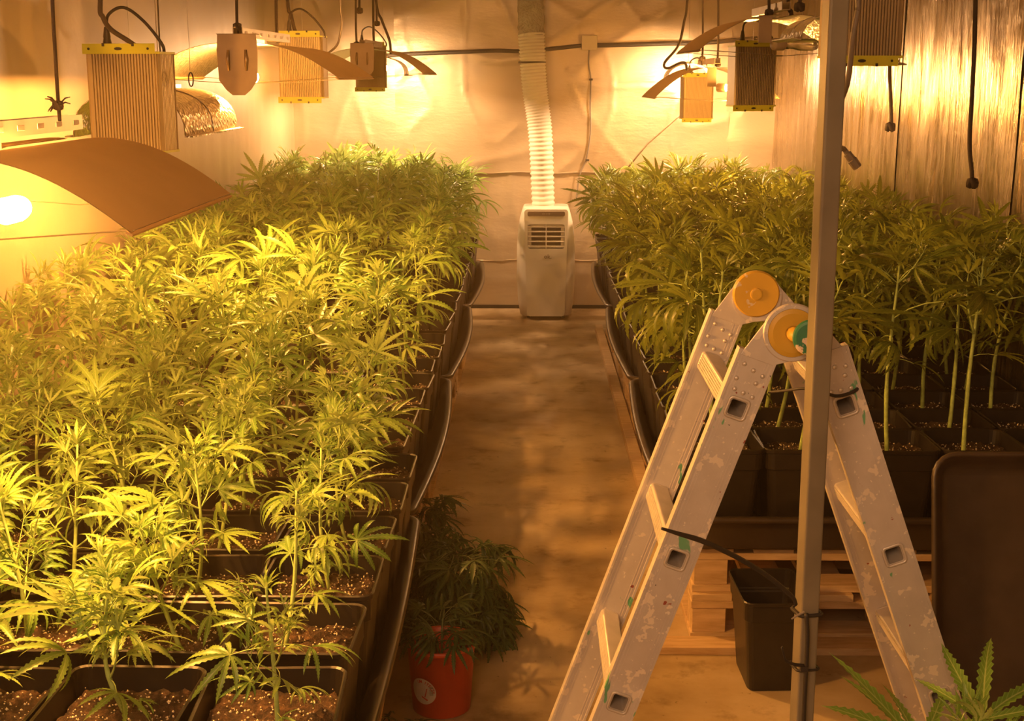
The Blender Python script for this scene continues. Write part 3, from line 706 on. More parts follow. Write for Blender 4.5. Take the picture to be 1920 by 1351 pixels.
# ------------------------------------------------------------------ ballasts
def ballast(px0, px1, pytop, Y, rz, label, zoff=0, w=.19, h=.265, d=.095, capbottom=True):
    c = at((px0+px1)/2, pytop, Y); t = thing('lamp_ballast', label, 'ballast', (c.x, c.y, c.z-h/2), rz, 'ribbed lamp ballasts hanging over the beds')
    nf = 22; poly = []
    for i in range(nf):      # comb profile on the front, plain back
        x0 = -w/2+.012+(w-.024)*i/nf; p = (w-.024)/nf
        poly += [(x0, -d/2), (x0+p*.58, -d/2), (x0+p*.62, -d/2+.007), (x0+p*.96, -d/2+.007)]
    side_r = []
    nside = 9
    for i in range(nside):
        y0 = -d/2+.008+(d-.016)*i/nside; p = (d-.016)/nside
        side_r += [(w/2, y0), (w/2, y0+p*.55), (w/2-.006, y0+p*.6), (w/2-.006, y0+p*.95)]
    poly = [(-w/2, -d/2+.004), (-w/2+.006, -d/2)]+poly+[(w/2-.006, -d/2)]+side_r+[(w/2, d/2), (-w/2, d/2)]
    mb = MB(); n = len(poly); hh = h/2-.008
    mb.add([(x, y, -hh) for x, y in poly]+[(x, y, hh) for x, y in poly], [tuple(range(n))[::-1], tuple(range(n, 2*n))]+[(i, (i+1) % n, n+(i+1) % n, n+i) for i in range(n)])
    mb.build('ribbed_housing', M['ballast'], t)
    for sz in (1, -1):
        b = MB(); z = sz*(h/2-.002)
        b.box((-.0, 0, sz*(h/2-.006)), (w+.004, d+.004, .006))
        b.box((-.008, -d/2-.003, sz*(h/2+.004)), (w-.004, .003, .026))
        b.build('mounting_bracket', M['ballast_cap'], t, bevel=.001)
        for hx in (-.4, -.2, 0, .2, .4):
            if abs(hx) == .2: 
                s_ = MB().box((hx*w-.008, -d/2-.0055, sz*(h/2+.014)), (.006, .003, .008)).build('bracket_notch', M['rubber'], t)
            else:
                s_ = MB().lathe([(.0032 if hx else .004, -.002), (.0032 if hx else .004, .002)], 10, (hx*w-.008, -d/2-.0045, sz*(h/2+.004)), Matrix.Rotation(math.pi/2, 3, 'X') if hx else Matrix.Rotation(math.pi/2, 3, 'X') @ Matrix.Scale(2.6, 3, Vector((1, 0, 0)))).build('bracket_hole', M['rubber'], t)
    # plug and supply lead looping over the top
    ax = -w*.28
    b = MB(); b.lathe([(.011, 0), (.012, .012), (.013, .014), (.009, .034), (.010, .036), (.006, .060), (.005, .062)], 12, (ax, -.01, h/2-.002)); b.build('plug', M['rubber'], t, smooth=True)
    b = MB(); b.tube(arc([(ax, -.01, h/2+.055), (ax+.008, -.01, h/2+.09), (ax+.05, -.01, h/2+.108), (ax+.10, -.008, h/2+.075), (ax+.145, -.004, h/2+.018), (ax+.15, 0, h/2-.01)], 7), .0042, 7); b.build('lead', M['rubber'], t, smooth=True, fixn=False)
    b = MB(); b.tube([(0, 0, h/2), (.0, 0, ZC-(c.z-h/2))], .0008, 4); b.build('hanging_wire', M['wire'], t)
    return t
ballast(165, 322, 95, 3.55, R(-8), 'large ribbed yellow-capped ballast beside the blazing lamp on the left', w=.20, h=.262)
ballast(522, 612, 66, 5.85, R(-3), 'ribbed yellow-capped ballast behind the lit second lamp of the left bed')
ballast(668, 722, 84, 8.5, R(5), 'small dim ballast farthest back over the left bed')
ballast(1372, 1452, 84, 6.0, R(12), 'dim ribbed ballast behind the unlit round bulb over the right bed')
ballast(1280, 1335, 142, 8.5, R(6), 'ballast farthest back over the right bed, beside a lit bulb')
ballast(1556, 1688, -93, 3.5, R(2), 'bright ribbed yellow-edged ballast just right of the steel post', w=.188, h=.265)

# ------------------------------------------------------------------ wing lamps
def bulb_profile(r=.0235, L=.16):
    return [(.016, 0), (.018, .02), (.016, .03), (r*.8, .05), (r, .075), (r, L-.03), (r*.85, L-.012), (r*.45, L-.001), (0, L)]
def wing_lamp(x, y0, L, zs, drop, half, label, lit=None, rz=0, mat='hood_white', roll=0, plate=True, bulbx=0, bulby=0, glow=SODIUM, bulbrz=0, wires=True, bracket=.45, group='wing reflector lamps over the beds'):
    t = thing('wing_reflector_lamp', label, 'lamp', (x, y0, zs), rz, group); t.rotation_euler = (0, roll, rz)
    mats = [M[mat], M['hammer']]
    for s in (-1, 1):
        mb = MB(); NU, NV = 16, 6; top = []; bot = []
        for j in range(NV+1):
            for i in range(NU+1):
                u = i/NU; xx = s*(.022+(half-.022)*u); zz = .012*math.sin(u*math.pi)*.9-drop*(u**1.75)
                yy = L*j/NV
                top.append((xx, yy, zz)); bot.append((xx, yy, zz-.0016))
        n = len(top); fs = []; fm = []
        for j in range(NV):
            for i in range(NU):
                a = j*(NU+1)+i; q = (a, a+1, a+NU+2, a+NU+1)
                fs.append(q if s > 0 else q[::-1]); fm.append(0)
                r_ = tuple(k+n for k in q); fs.append(r_[::-1] if s > 0 else r_); fm.append(1)
        b0 = len(mb.v); mb.add(top+bot, fs); mb.m = fm
        mb.build('wing', mats, t, smooth=True, fixn=False)
        # folded rim at the tip
        MB().box((s*(half-.002), L/2, -drop-.004), (.012, L, .004), Matrix.Rotation(s*.5, 3, 'Y')).build('wing_rim', M[mat], t)
    b = MB(); b.box((0, L*.5, .020), (.030, L*.96, .002)); b.box((.015, L*.5, .034), (.0025, L*.96, .030)); b.box((-.015, L*.5, .034), (.0025, L*.96, .030)); b.box((0, L*bracket, .010), (.03, .03, .022))
    b.build('hanging_bracket', M['bracket'], t)
    for k in range(7):
        yy = L*(.08+.14*k)
        MB().box((.0168, yy, .034), (.0012, .034, .010)).build('bracket_slot', M['sticker'], t, bevel=.0004)
    if plate:
        poly = [(-.062, .03), (.062, .03), (.066, -.02), (.062, -.115), (.040, -.145), (.02, -.162), (-.02, -.162), (-.040, -.145), (-.062, -.115), (-.066, -.02)]
        mb = MB(); mb.prism(poly, -.004, 0); mb.box((0, .02, .029), (.13, .05, .002)); mb.build('end_plate', M['plate'], t, bevel=.0008)
        for sx in (-1, 1):
            mb = MB(); mb.tube([(sx*.028, -.006, -.02), (sx*.03, -.008, -.05), (sx*.028, -.006, -.085)], [.004, .007, .004], 8); mb.build('embossed_slot', M['plate'], t, smooth=True)
    zb = -.105
    RX = Matrix.Rotation(bulbrz, 3, 'Z') @ Matrix.Rotation(-math.pi/2, 3, 'X')
    if not plate:
        MB().box((bulbx-.03, bulby+.01, -.05), (.05, .003, .10)).build('socket_bracket', M['plate'], t, bevel=.0008)
    MB().lathe([(.021, 0), (.023, .004), (.023, .045), (.019, .05)], 16, (bulbx, bulby, zb), RX).build('socket', M['socket'], t, smooth=True)
    bo = MB().lathe(bulb_profile(), 16, tuple(Vector((bulbx, bulby, zb))+RX @ Vector((0, 0, .048))), RX)
    if lit:
        # area of the glowing glass is about .026 m2
        bo.build('bulb', emis('sodium_bulb_glow', glow, lit/(.026*math.pi)), t, smooth=True)
    else: bo.build('bulb', M['glass'], t, smooth=True)
    if wires:
        for yy in (.02, L-.02):
            b = MB(); b.tube([(-half, yy, -drop), (0, yy, -drop-.022), (half, yy, -drop)], .0014, 5); b.build('tension_wire', M['wire'], t, fixn=False)
    for s in (-1,):
        pass
    return t
def vault_lamp(x, y, z, label, half=.15, ht=.115, L=.30, rz=0, roll=0, lit=None, group='hammered vault lamps over the beds', plate_top=True, glow=WHITER):
    t = thing('vaulted_reflector_lamp', label, 'lamp', (x, y, z), rz, group); t.rotation_euler = (0, roll, rz)
    mb = MB(); N = 20; vs = []; fs = []
    yb = [0, .012, L*.33, L*.66, L-.012, L]
    for yy in yb:
        for i in range(N+1):
            a = math.pi*i/N; vs.append((-half*math.cos(a), yy, ht*(math.sin(a)**.75)))
    for j in range(len(yb)-1):
        for i in range(N):
            q = j*(N+1)+i; fs.append((q, q+1, q+N+2, q+N+1))
    mb.add(vs, fs); o = mb.build('hammered_reflector', M['hammer'], t, smooth=True, fixn=False)
    sm = o.modifiers.new('thickness', 'SOLIDIFY'); sm.thickness = .002
    for s in (-1, 1):
        MB().box((s*(half+.010), L/2, 0), (.024, L+.006, .004)).build('rim_flange', M['hammer'], t)
    mb = MB(); pts = [(-half*math.cos(math.pi*i/N)*1.004, ht*(math.sin(math.pi*i/N)**.75)+.001) for i in range(N+1)]
    mb.tube([(a, L*.5, b) for a, b in pts], .0022, 4); mb.build('fold_seam', M['hammer'], t, smooth=True, fixn=False)
    MB().box((0, L*.5, ht+.008), (.035, L*.55, .012)).build('hanging_bracket', M['bracket'], t, bevel=.001)
    MB().tube([(0, L*.5, ht+.01), (0, L*.5, ZC-z+.02)], .0014, 5).build('hanging_wire', M['wire'], t)
    RX = Matrix.Rotation(-math.pi/2, 3, 'X')
    MB().lathe([(.021, 0), (.023, .004), (.023, .045), (.019, .05)], 16, (0, .0, ht*.42), RX).build('socket', M['socket'], t, smooth=True)
    bo = MB().lathe(bulb_profile(), 16, (0, .048, ht*.42), RX)
    bo.build('bulb', emis('sodium_bulb_glow', glow, lit/(.026*math.pi)) if lit else M['glass'], t, smooth=True)
    return t
BP = BULB_POWER
wing_lamp(-.955, 2.12, .72, 1.525, .115, .315, 'blazing wing reflector lamp nearest the camera over the left bed', BP['front'], bracket=.35, bulbx=.03, bulby=.10)
vault_lamp(-1.11, 3.72, 1.49, 'unlit hammered silver reflector lamp behind the big left ballast', half=.155, ht=.125, L=.66)
wing_lamp(-.945, 4.38, .74, 1.755, .105, .32, 'lit wing reflector lamp with end plate in the middle of the left bed', BP['mid'], rz=R(-2))
wing_lamp(-.93, 7.45, .6, 1.80, .13, .33, 'unlit dark wing reflector lamp far back over the left bed', None, rz=R(-3))
vault_lamp(-.99, 8.92, 1.66, 'lit vaulted reflector lamp closest to the back wall, left bed', lit=BP['backleft'])
wing_lamp(.975, 7.30, .6, 1.70, .155, .33, 'lit wing reflector lamp far back over the right bed', BP['far'], rz=R(2), plate=False, bulbrz=-R(120))
wing_lamp(.935, 5.15, .60, 1.875, .125, .32, 'unlit wing reflector lamp with clear bulb over the middle of the right bed', None, rz=R(2), plate=False, bulbrz=-R(65), bulbx=-.045)
vault_lamp(.925, 4.05, 1.725, 'unlit hammered reflector lamp half hidden behind the steel post', half=.15, ht=.10, L=.36, roll=R(13))
vault_lamp(1.02, 8.95, 1.62, 'lit vaulted reflector lamp closest to the back wall, right bed', lit=BP['backright'])

# ------------------------------------------------------------------ hanging cords and leads
def cord(pts, label, r=.0055, knot=None, mat='rope', name='hanging_rope', tass=False):
    t = thing(name, label, 'cord', tuple(pts[-1]), absolute=True, group='cords hanging from the ceiling')
    mb = MB(); mb.tube(arc(pts, 6), r, 7); mb.build('cord_length', M[mat], t, smooth=True, fixn=False)
    if knot is not None:
        k = Vector(knot); mb = MB(); q = r*1.3
        mb.tube([k+Vector((q*1.2*math.cos(a)*1.1, q*math.sin(a)*.8, q*1.6*math.sin(2*a)*.8)) for a in [i*2*math.pi/14 for i in range(15)]], r*1.25, 6); mb.build('knot', M[mat], t, smooth=True, fixn=False)
    if tass:
        mb = MB(); k = Vector(knot); rr = random.Random(3)
        for i in range(12):
            a = rr.uniform(0, 6.28); e = Vector((math.cos(a)*.022, math.sin(a)*.012, rr.uniform(-.012, .02))); mb.tube([k, k+e*.6+Vector((0, 0, .004)), k+e], [.0022, .0018, .001], 4)
        mb.build('frayed_end', M[mat], t)
    return t
def top(px, Y, py=-190): return at(px, py, Y)
cord([top(93, 2.35), at(98, 0, 2.35), at(104, 110, 2.36), at(109, 190, 2.37), at(112, 226, 2.38)], 'dark cord with frayed knot holding up the blazing front left lamp', .0034, at(109, 198, 2.37), tass=True)
cord([top(441, 4.45), at(444, 30, 4.45), at(446, 92, 4.45)], 'dark cord holding the left end plate lamp', .005, at(445, 50, 4.45))
cord([top(516, 5.0), at(518, 30, 5.0), at(521, 78, 5.0)], 'dark cord just left of the second left ballast', .006, at(521, 72, 5.0))
cord([top(668, 7.5), at(667, 20, 7.5), at(669, 90, 7.5), at(669, 103, 7.5)], 'dark cord with a small hook left of the far left ballast', .006, at(669, 83, 7.5))
cord([top(673, 7.7), at(674, 5, 7.7), at(674, 18, 7.7)], 'short loose cord end at the very top, far left lamps', .007, at(674, 20, 7.7))
cord([top(699, 7.9), at(700, 30, 7.9), at(701, 82, 7.9)], 'dark cord passing the far left ballast', .007, at(701, 82, 7.9))
cord([top(705, 7.8), at(706, 20, 7.8), at(707, 42, 7.8)], 'short loose cord end above the far left ballast', .006, at(707, 44, 7.8))
cord([top(690, 8.3), at(705, 0, 8.3), at(716, 38, 8.3), at(730, 75, 8.3), at(733, 101, 8.3)], 'wavy dark lead right of the far left ballast', .008, name='hanging_cable')
cord([top(1318, 7.5), at(1318, 60, 7.5), at(1317, 105, 7.5), at(1317, 122, 7.5)], 'dark cord holding the far lit lamp of the right bed, left one', .006, at(1317, 110, 7.5))
cord([top(1347, 7.6), at(1347, 60, 7.6), at(1345, 122, 7.6)], 'dark cord holding the far lit lamp of the right bed, right one', .006, at(1346, 120, 7.6))
cord([top(1300, 7.0), at(1289, 0, 7.0), at(1283, 40, 7.0), at(1272, 85, 7.0), at(1246, 118, 7.0), at(1252, 128, 7.0), at(1275, 118, 7.0), at(1285, 119, 7.0), at(1288, 132, 7.0)], 'kinked dark lead left of the far lit lamp of the right bed', .007, name='hanging_cable')
cord([top(1442, 5.3), at(1442, 0, 5.3), at(1442, 32, 5.3)], 'dark knotted cord above the unlit middle lamp of the right bed', .006, at(1442, 24, 5.3))
cord([top(1470, 5.4), at(1478, 0, 5.4), at(1483, 20, 5.4), at(1485, 34, 5.4)], 'dark lead above the unlit middle lamp of the right bed', .008, name='hanging_cable')
cord([top(1500, 3.95), at(1500, 0, 3.95), at(1499, 14, 3.95)], 'short knotted cord left of the steel post at the top', .0055, at(1499, 13, 3.95))
cord([top(205, 3.5), at(188, 0, 3.5), at(193, 32, 3.5), at(208, 55, 3.5), at(240, 76, 3.5), at(262, 92, 3.5)], 'thick dark lead swinging down behind the big left ballast', .0065, name='hanging_cable')
cord([top(530, 5.9), at(539, 0, 5.9), at(545, 25, 5.9), at(551, 50, 5.9), at(555, 62, 5.9)], 'dark lead running down to the second left ballast', .0075, name='hanging_cable')
cord([top(638, 6.2), at(638, 0, 6.2), at(641, 40, 6.2), at(634, 80, 6.2), at(620, 96, 6.2), at(612, 100, 6.2)], 'pale thin lead right of the second left ballast', .005, mat='wire', name='hanging_cable')
cord([top(1676, 4.0), at(1675, 0, 4.0), at(1674, 60, 4.0), at(1668, 120, 4.0), at(1670, 180, 4.0), at(1671, 225, 4.0), at(1669, 240, 4.0)], 'brown cord with end knot in front of the right ballast', .0055, at(1669, 238, 4.0), mat='cable_grey')
cord([top(1832, 4.0), at(1829, 0, 4.0), at(1827, 90, 4.0), at(1822, 190, 4.0), at(1818, 270, 4.0), at(1822, 320, 4.0), at(1823, 345, 4.0), at(1826, 352, 4.0)], 'long dark cord with end knot against the right foil wall', .0065, at(1823, 343, 4.0), mat='rope')
cord([top(357, 3.6), at(351, 0, 3.6), at(355, 90, 3.6), at(356, 132, 3.6)], 'hair-thin wire holding the hammered left lamp', .0009, None, mat='wire', name='hanging_wire')
t = thing('carabiner', 'small dark snap hook above the hammered left lamp', 'hook', tuple(at(358, 148, 3.6)), absolute=True)
c0 = at(358, 149, 3.6); mb = MB(); mb.tube([c0+Vector((.006*math.cos(a), 0, .018*math.sin(a))) for a in [i*2*math.pi/16 for i in range(17)]], .002, 6); mb.build('hook_loop', M['rubber'], t, smooth=True)
# plug hanging behind the post
t = thing('loose_plug', 'brown cable with a plug on its end, dangling just right of the steel post', 'plug', tuple(at(1598, 300, 3.6)), absolute=True)
a_, b_ = at(1586, 284, 3.6), at(1608, 314, 3.6); d_ = (b_-a_)
mb = MB(); mb.tube([a_-d_*.25, a_, a_+d_*.1, a_+d_*.12, a_+d_*.5, a_+d_*.52, b_], [.006, .007, .007, .0105, .0115, .0135, .0125], 10); mb.build('plug_body', M['cable_grey'], t, smooth=False)
mb = MB(); mb.tube(arc([top(1606, 3.1), at(1609, 0, 3.1), at(1608, 22, 3.1), at(1599, 70, 3.1), at(1594, 120, 3.12), at(1588, 160, 3.15), at(1573, 200, 3.25), at(1560, 240, 3.4), at(1570, 270, 3.55), at(1584, 281, 3.6)], 6), .0065, 7); mb.build('supply_lead', M['cable_grey'], t, smooth=True, fixn=False)

# ------------------------------------------------------------------ steel post
pt, pb = at(1567, 0, 2.0), at(1503, 1351, 2.0); px = (pt.x+pb.x)/2
po = thing('steel_post', 'square galvanised steel post in front of the ladder', 'post', (px, 2.0, 0), R(12))
w = .0300; mb = MB()
prof = rsq(w/2, .0035, 3); ring_loft(mb, [[(x, y, 0.004) for x, y in prof], [(x, y, ZC) for x, y in prof]], True, True); mb.build('post_tube', M['galv'], po)
MB().box((0, 0, .002), (.10, .10, .004)).build('foot_plate', M['galv'], po, bevel=.001)
pc = at(1506, 1145, 2.0)
def loop(c, hw, rz, r, tilt=0, n=20, flat=1.0):
    pts = []
    for i in range(n+1):
        a = 2*math.pi*i/n; x = hw*max(-1, min(1, 1.35*math.cos(a))); y = hw*max(-1, min(1, 1.35*math.sin(a)))
        v = Matrix.Rotation(rz, 3, 'Z') @ Vector((x, y, 0)); pts.append(c+v+Vector((0, 0, tilt*v.x)))
    return pts
t = thing('cable_tie', 'black cable tie with long tail round the lower part of the steel post', 'cable tie', tuple(pc), absolute=True)
mb = MB(); mb.tube(loop(Vector((px, 2.0, pc.z)), .0185, R(12), .002), .0032, 6); mb.build('tie_loop', M['rubber'], t, smooth=True)
tp = arc([at(1493, 1134, 1.975), at(1484, 1117, 1.972), at(1440, 1080, 1.955), at(1385, 1046, 1.93), at(1320, 1015, 1.90), at(1272, 1000, 1.88), at(1240, 990, 1.87)], 8)
mb = MB(); mb.tube(tp, [.0042-.0022*max(0, (i/len(tp)-.7)/.3) for i in range(len(tp))], 6, flat=.45); mb.build('tie_tail', M['rubber'], t, smooth=True)
mb = MB(); mb.tube([at(1508, 1146, 1.97), at(1495, 1153, 1.965), at(1484, 1160, 1.96)], [.002, .0018, .0012], 5, flat=.5); mb.build('tie_end', M['cable_grey'], t)
pc2 = at(1500, 1247, 2.0)
t = thing('cable_tie', 'lower black cable tie with bent tail on the steel post', 'cable tie', tuple(pc2), absolute=True)
mb = MB(); mb.tube(loop(Vector((px, 2.0, pc2.z)), .0182, R(12), .002), .0022, 6); mb.build('tie_loop', M['rubber'], t, smooth=True)
mb = MB(); mb.tube(arc([at(1508, 1247, 1.972), at(1490, 1245, 1.965), at(1474, 1238, 1.96), at(1470, 1228, 1.96), at(1466, 1212, 1.96)], 5), .003, 6, flat=.4); mb.build('tie_tail', M['rubber'], t, smooth=True)
mb = MB(); mb.box(at(1508, 1253, 1.97), (.012, .006, .008)); mb.build('tie_head', M['rubber'], t)
cable('strap', [at(1512, 1150, 1.971), at(1514, 1190, 1.971), at(1512, 1245, 1.971), at(1509, 1300, 1.971), at(1506, 1380, 1.971), at(1504, 1500, 1.971)], .0035, 'black cable running down the steel post below its cable ties', mat='rubber')

# ------------------------------------------------------------------ ladder
LN, LF = 2.20, 2.57            # near and far stile planes
la = thing('folding_ladder', 'paint-splattered aluminium folding ladder standing open in the aisle', 'ladder', (.43, 2.4, 0), absolute=True)
hc = at(1483, 621, LN)         # hinge centre
Lh = [at(1380, 762, LN), at(1160, 1311, LN)]; Rh = [at(1583, 757, LN), at(1760, 1302, LN)]
def xz(v): return Vector((v.x, v.z))
for side, (h1, h3) in ((-1, Lh), (1, Rh)):
    A, B = xz(h1), xz(h3); d = (B-A).normalized(); pitch = (B-A).length/2; perp = Vector((-d.y, d.x))
    if perp.x < 0: perp = -perp
    W2 = .0315; HH = .0152
    foot_t = (A.y-.025)/-d.y
    holes = [0, pitch, 2*pitch, 3*pitch]; topt = -.098
    for yi, Y in enumerate((LN, LF)):
        mb = MB()
        def P(t, s, y): v = A+d*t+perp*s; return (v.x, y, v.y)
        def slab(t0, t1, s0, s1, y0, y1):
            vs = [P(t0, s0, y0), P(t1, s0, y0), P(t1, s1, y0), P(t0, s1, y0), P(t0, s0, y1), P(t1, s0, y1), P(t1, s1, y1), P(t0, s1, y1)]
            mb.add(vs, [(0, 1, 2, 3), (7, 6, 5, 4), (0, 4, 5, 1), (1, 5, 6, 2), (2, 6, 7, 3), (3, 7, 4, 0)])
        yo, yn = Y-.011, Y+.011
        slab(topt, foot_t, -W2, -HH, yo, yn); slab(topt, foot_t, HH, W2, yo, yn)
        edges = [topt]+sum([[h-HH, h+HH] for h in holes], [])+[foot_t]
        for k in range(0, len(edges), 2): slab(edges[k], edges[k+1], -HH, HH, yo, yn)
        for s in (-1, 1):      # raised lips and grooves along the profile
            slab(topt, foot_t, s*W2-.0022, s*W2+.0022, yo-.0022, yn+.0022)
            slab(topt, foot_t, s*(W2-.008)-.0012, s*(W2-.008)+.0012, yo-.0007, yn)
            slab(topt, foot_t, s*(W2-.013)-.0006, s*(W2-.013)+.0006, yo-.0005, yn)
        st = mb.build('stile', M['ladder'], la, fixn=True)
        # rubber foot
        mb = MB(); slab(foot_t-.05, foot_t+.012, -W2-.004, W2+.004, yo-.005, yn+.005); fo_ = mb.build('rubber_foot', M['rubber'], la, bevel=.003)
        # flared rim round each hole
        for h in holes:
            mb = MB(); c = A+d*h; yr = yo-.0015 if yi == 0 else yo-.0015
            pts = []
            for x, z in rsq(HH+.0018, .006, 4):
                v = c+d*x+perp*z; pts.append(Vector((v.x, yr, v.y)))
            pts.append(pts[0]); mb.tube(pts, .0028, 6, cap=False); mb.build('hole_rim', M['rung'], la, smooth=True)
        # hinge plate: hull of stile end and the round hinge
        r_h = .047; pts2 = []
        for k in range(40):
            a = k*2*math.pi/40; pts2.append((hc.x+r_h*math.cos(a), hc.z+r_h*math.sin(a)))
        for s in (-W2+.003, W2-.003):
            v = A+d*(topt+.01)+perp*s; pts2.append((v.x, v.y))
        pts2 = sorted(set(pts2))
        def cross(o, a, b): return (a[0]-o[0])*(b[1]-o[1])-(a[1]-o[1])*(b[0]-o[0])
        lo = []
        for p in pts2:
            while len(lo) > 1 and cross(lo[-2], lo[-1], p) <= 0: lo.pop()
            lo.append(p)
        up_ = []
        for p in reversed(pts2):
            while len(up_) > 1 and cross(up_[-2], up_[-1], p) <= 0: up_.pop()
            up_.append(p)
        hull = lo[:-1]+up_[:-1]
        mb = MB(); yoff = (-.0015 if side < 0 else .0045); mb.prism(hull, Y-.0115+yoff, Y-.0075+yoff); mb.build('hinge_plate', M['ladder'], la, bevel=.0008)
        mb = MB(); edge = [Vector((x, Y-.010+yoff, z)) for x, z in hull if cross((A.x, A.y), (hc.x, hc.z), (x, z))*side < .0004]
        # rivets through stile and plate
        mb = MB()
        for (t_, s_) in ((-.075, -.016), (-.075+.006, .002), (-.065, .020), (-.048, -.020), (-.050, .014), (-.030, -.016), (-.028, .0), (-.026, .017)):
            v = A+d*t_+perp*s_; mb.lathe([(.0042, 0), (.0036, .0016), (.002, .0026), (0, .003)], 10, (v.x, yo-.0002, v.y), Matrix.Rotation(math.pi/2, 3, 'X'))
        tag(mb.build('rivets', M['rung'], la, smooth=True), kind='stuff')
    # rungs: square tubes running between the stiles
    for h in holes:
        mb = MB(); c = A+d*h; o8 = []; rings = []
        for hw, y in ((HH-.0002, LN-.0115), (HH+.003, LN+.012), (HH+.003, LF-.012), (HH-.0002, LF+.0115)):
            ring_ = []
            for x, z in rsq(hw, .004, 3):
                v = c+d*x+perp*z; ring_.append((v.x, y, v.y))
            rings.append(ring_)
        inner = []
        for y in (LF+.0115, LN-.0115):
            ring_ = []
            for x, z in rsq(HH-.0018, .0035, 3):
                v = c+d*x+perp*z; ring_.append((v.x, y, v.y))
            inner.append(ring_)
        ring_loft(mb, rings+inner+[rings[0]], False, False)
        # anti-slip ribs on the tread faces
        for s in (-1, 1):
            for k in range(5):
                x = -.010+.005*k; ctr = c+perp*(s*(HH+.0034))+d*x
                mb.box((ctr.x, (LN+LF)/2, ctr.y), (.0014, LF-LN-.03, .0014))
        mb.build('rung', M['rung'], la)
# round hinge faces
RXf = Matrix.Rotation(math.pi/2, 3, 'X')
mb = MB(); mb.lathe([(.049, 0), (.049, .004), (.047, .006), (.041, .006), (.040, .003), (.036, .003)], 40, (hc.x, LN-.010, hc.z), RXf); mb.build('hinge_ring', M['ladder'], la)
MB().lathe([(.0405, 0), (.0405, .005), (.033, .007), (.012, .006), (0, .006)], 36, (hc.x, LN-.011, hc.z), RXf).build('hinge_disc', M['hinge_yellow'], la, smooth=False)
kx = at(1506, 632, LN-.045)
MB().tube([(hc.x, LN-.012, hc.z), (hc.x+.003, LN-.03, hc.z-.001), (kx.x, LN-.048, kx.z)], [.013, .012, .012], 16).build('knob_shaft', M['hinge_yellow'], la, smooth=True)
k2 = at(1522, 632, LN-.055)
MB().lathe([(.026, 0), (.029, .003), (.030, .010), (.028, .014), (.024, .0155), (0, .016)], 36, (k2.x, LN-.05, k2.z), Matrix.Rotation(R(-10), 3, 'Z') @ RXf).build('locking_knob', M['knob_green'], la, smooth=False)
hf = Vector((hc.x+.001, LF, hc.z)); hf2 = at(1419, 552, LF-.03)
MB().lathe([(.0445, 0), (.0445, .010), (.042, .014), (.012, .0135), (.0115, .0155), (.009, .016), (0, .016)], 40, (hf2.x, LF-.014, hf2.z), RXf).build('hinge_disc', M['hinge_yellow'], la, smooth=False)
MB().lathe([(.047, 0), (.047, .006)], 40, (hf.x, LF-.013, hf.z), RXf).build('hinge_ring', M['ladder'], la)
# strap tied round the right leg and the post
t = thing('cable_tie', 'dark tie looped round the right leg of the ladder near its hinge', 'cable tie', tuple(at(1605, 738, LN)), absolute=True)
q = [at(1442, 735, LN+.10), at(1480, 731, LN+.05), at(1512, 728, LN-.02), at(1545, 736, LN-.04), at(1568, 742, LN-.03), at(1590, 738, LN-.022), at(1606, 730, LN-.015), at(1607, 725, LN), at(1603, 722, LN+.02), at(1570, 726, LN+.06)]
mb = MB(); mb.tube(arc(q, 6), .003, 6, flat=.7); mb.build('tie_loop', M['rubber'], t, smooth=True)

# ------------------------------------------------------------------ bin, leaning tray, near plants
bp = atz(1448, 1306, 0)
t = thing('square_plant_pot', 'empty square black pot standing on the floor behind the steel post', 'pot', (at(1393, 1128, 3.40).x+.095, 3.535, 0), R(2)); 
o = link(POT, 'pot_shell', t); o.scale = (.76, 1.08, .9)
tr = tray_mesh(1.15, .74, .075, .0, 1, rad=.05, lip=.012).build('spare_flood_tray', M['tray'], smooth=True)
tr.rotation_euler = (R(77), 0, 0); c = at(1749, 872, 3.18)
tr.location = (c.x+.575, 3.14, .37+.005); tag(tr, 'spare black plastic tray standing on edge in front of the right bed', 'tray')

pk = MB().box((0, 0, 0), (.08, 1.25, .018)).build('wooden_plank', M['wood'], bevel=.0015); pk.location = (-.368, 2.63, .277); pk.rotation_euler = (0, 0, R(1.6)); tag(pk, 'thin pale wooden board edge showing below the nearest left tray', 'plank')
def floor_plant(x, y, z, h, label, seed, key='leaf', size=1.25):
    rnd = random.Random(seed)
    t = thing('potted_cannabis_plant', label, 'plant', (x, y, z), 0)
    link(POT, 'pot', t); link(SOIL[0], 'soil', t); grow(t, .265, h, .2, size, 7, rnd, key, thick=.005); return t
c = at(1890, 1330, 1.95); floor_plant(c.x, 1.95, 0, .35, 'pale green cannabis plant in the bottom right corner of the photo', 21, size=1.5)

# red pot with wilting cuttings
c = atz(826, 1320, 0); RPX, RPY = at(828, 1300, 3.33).x, 3.33
t = thing('red_bucket_of_cuttings', 'small red bucket of wilting cannabis cuttings beside the left bed', 'bucket', (RPX, RPY, 0)); t.scale = (1.2, 1.2, 1.08)
mb = MB(); mb.lathe([(.060, 0), (.064, .003), (.0745, .165), (.078, .166), (.079, .176), (.076, .179), (.073, .176), (.070, .16), (.062, .01), (0, .008)], 40); mb.build('bucket', M['red_pot'], t, smooth=True)
def wrap(u, v, off=.0008, ph=R(-122)):
    z = .072+v; r = .064+(z/.165)*.0105+off; a = ph+u/r; return (r*math.cos(a), r*math.sin(a), z)
mb = MB(); N = 28; vs = [wrap(0, 0)]; fs = []
for rr_ in (.33, .66, 1.0):
    for k in range(N): a = 2*math.pi*k/N; vs.append(wrap(.032*rr_*math.cos(a), .034*rr_*math.sin(a)))
fs += [(0, 1+k, 1+(k+1) % N) for k in range(N)]
for j in range(2): fs += [(1+j*N+k, 1+(j+1)*N+k, 1+(j+1)*N+(k+1) % N, 1+j*N+(k+1) % N) for k in range(N)]
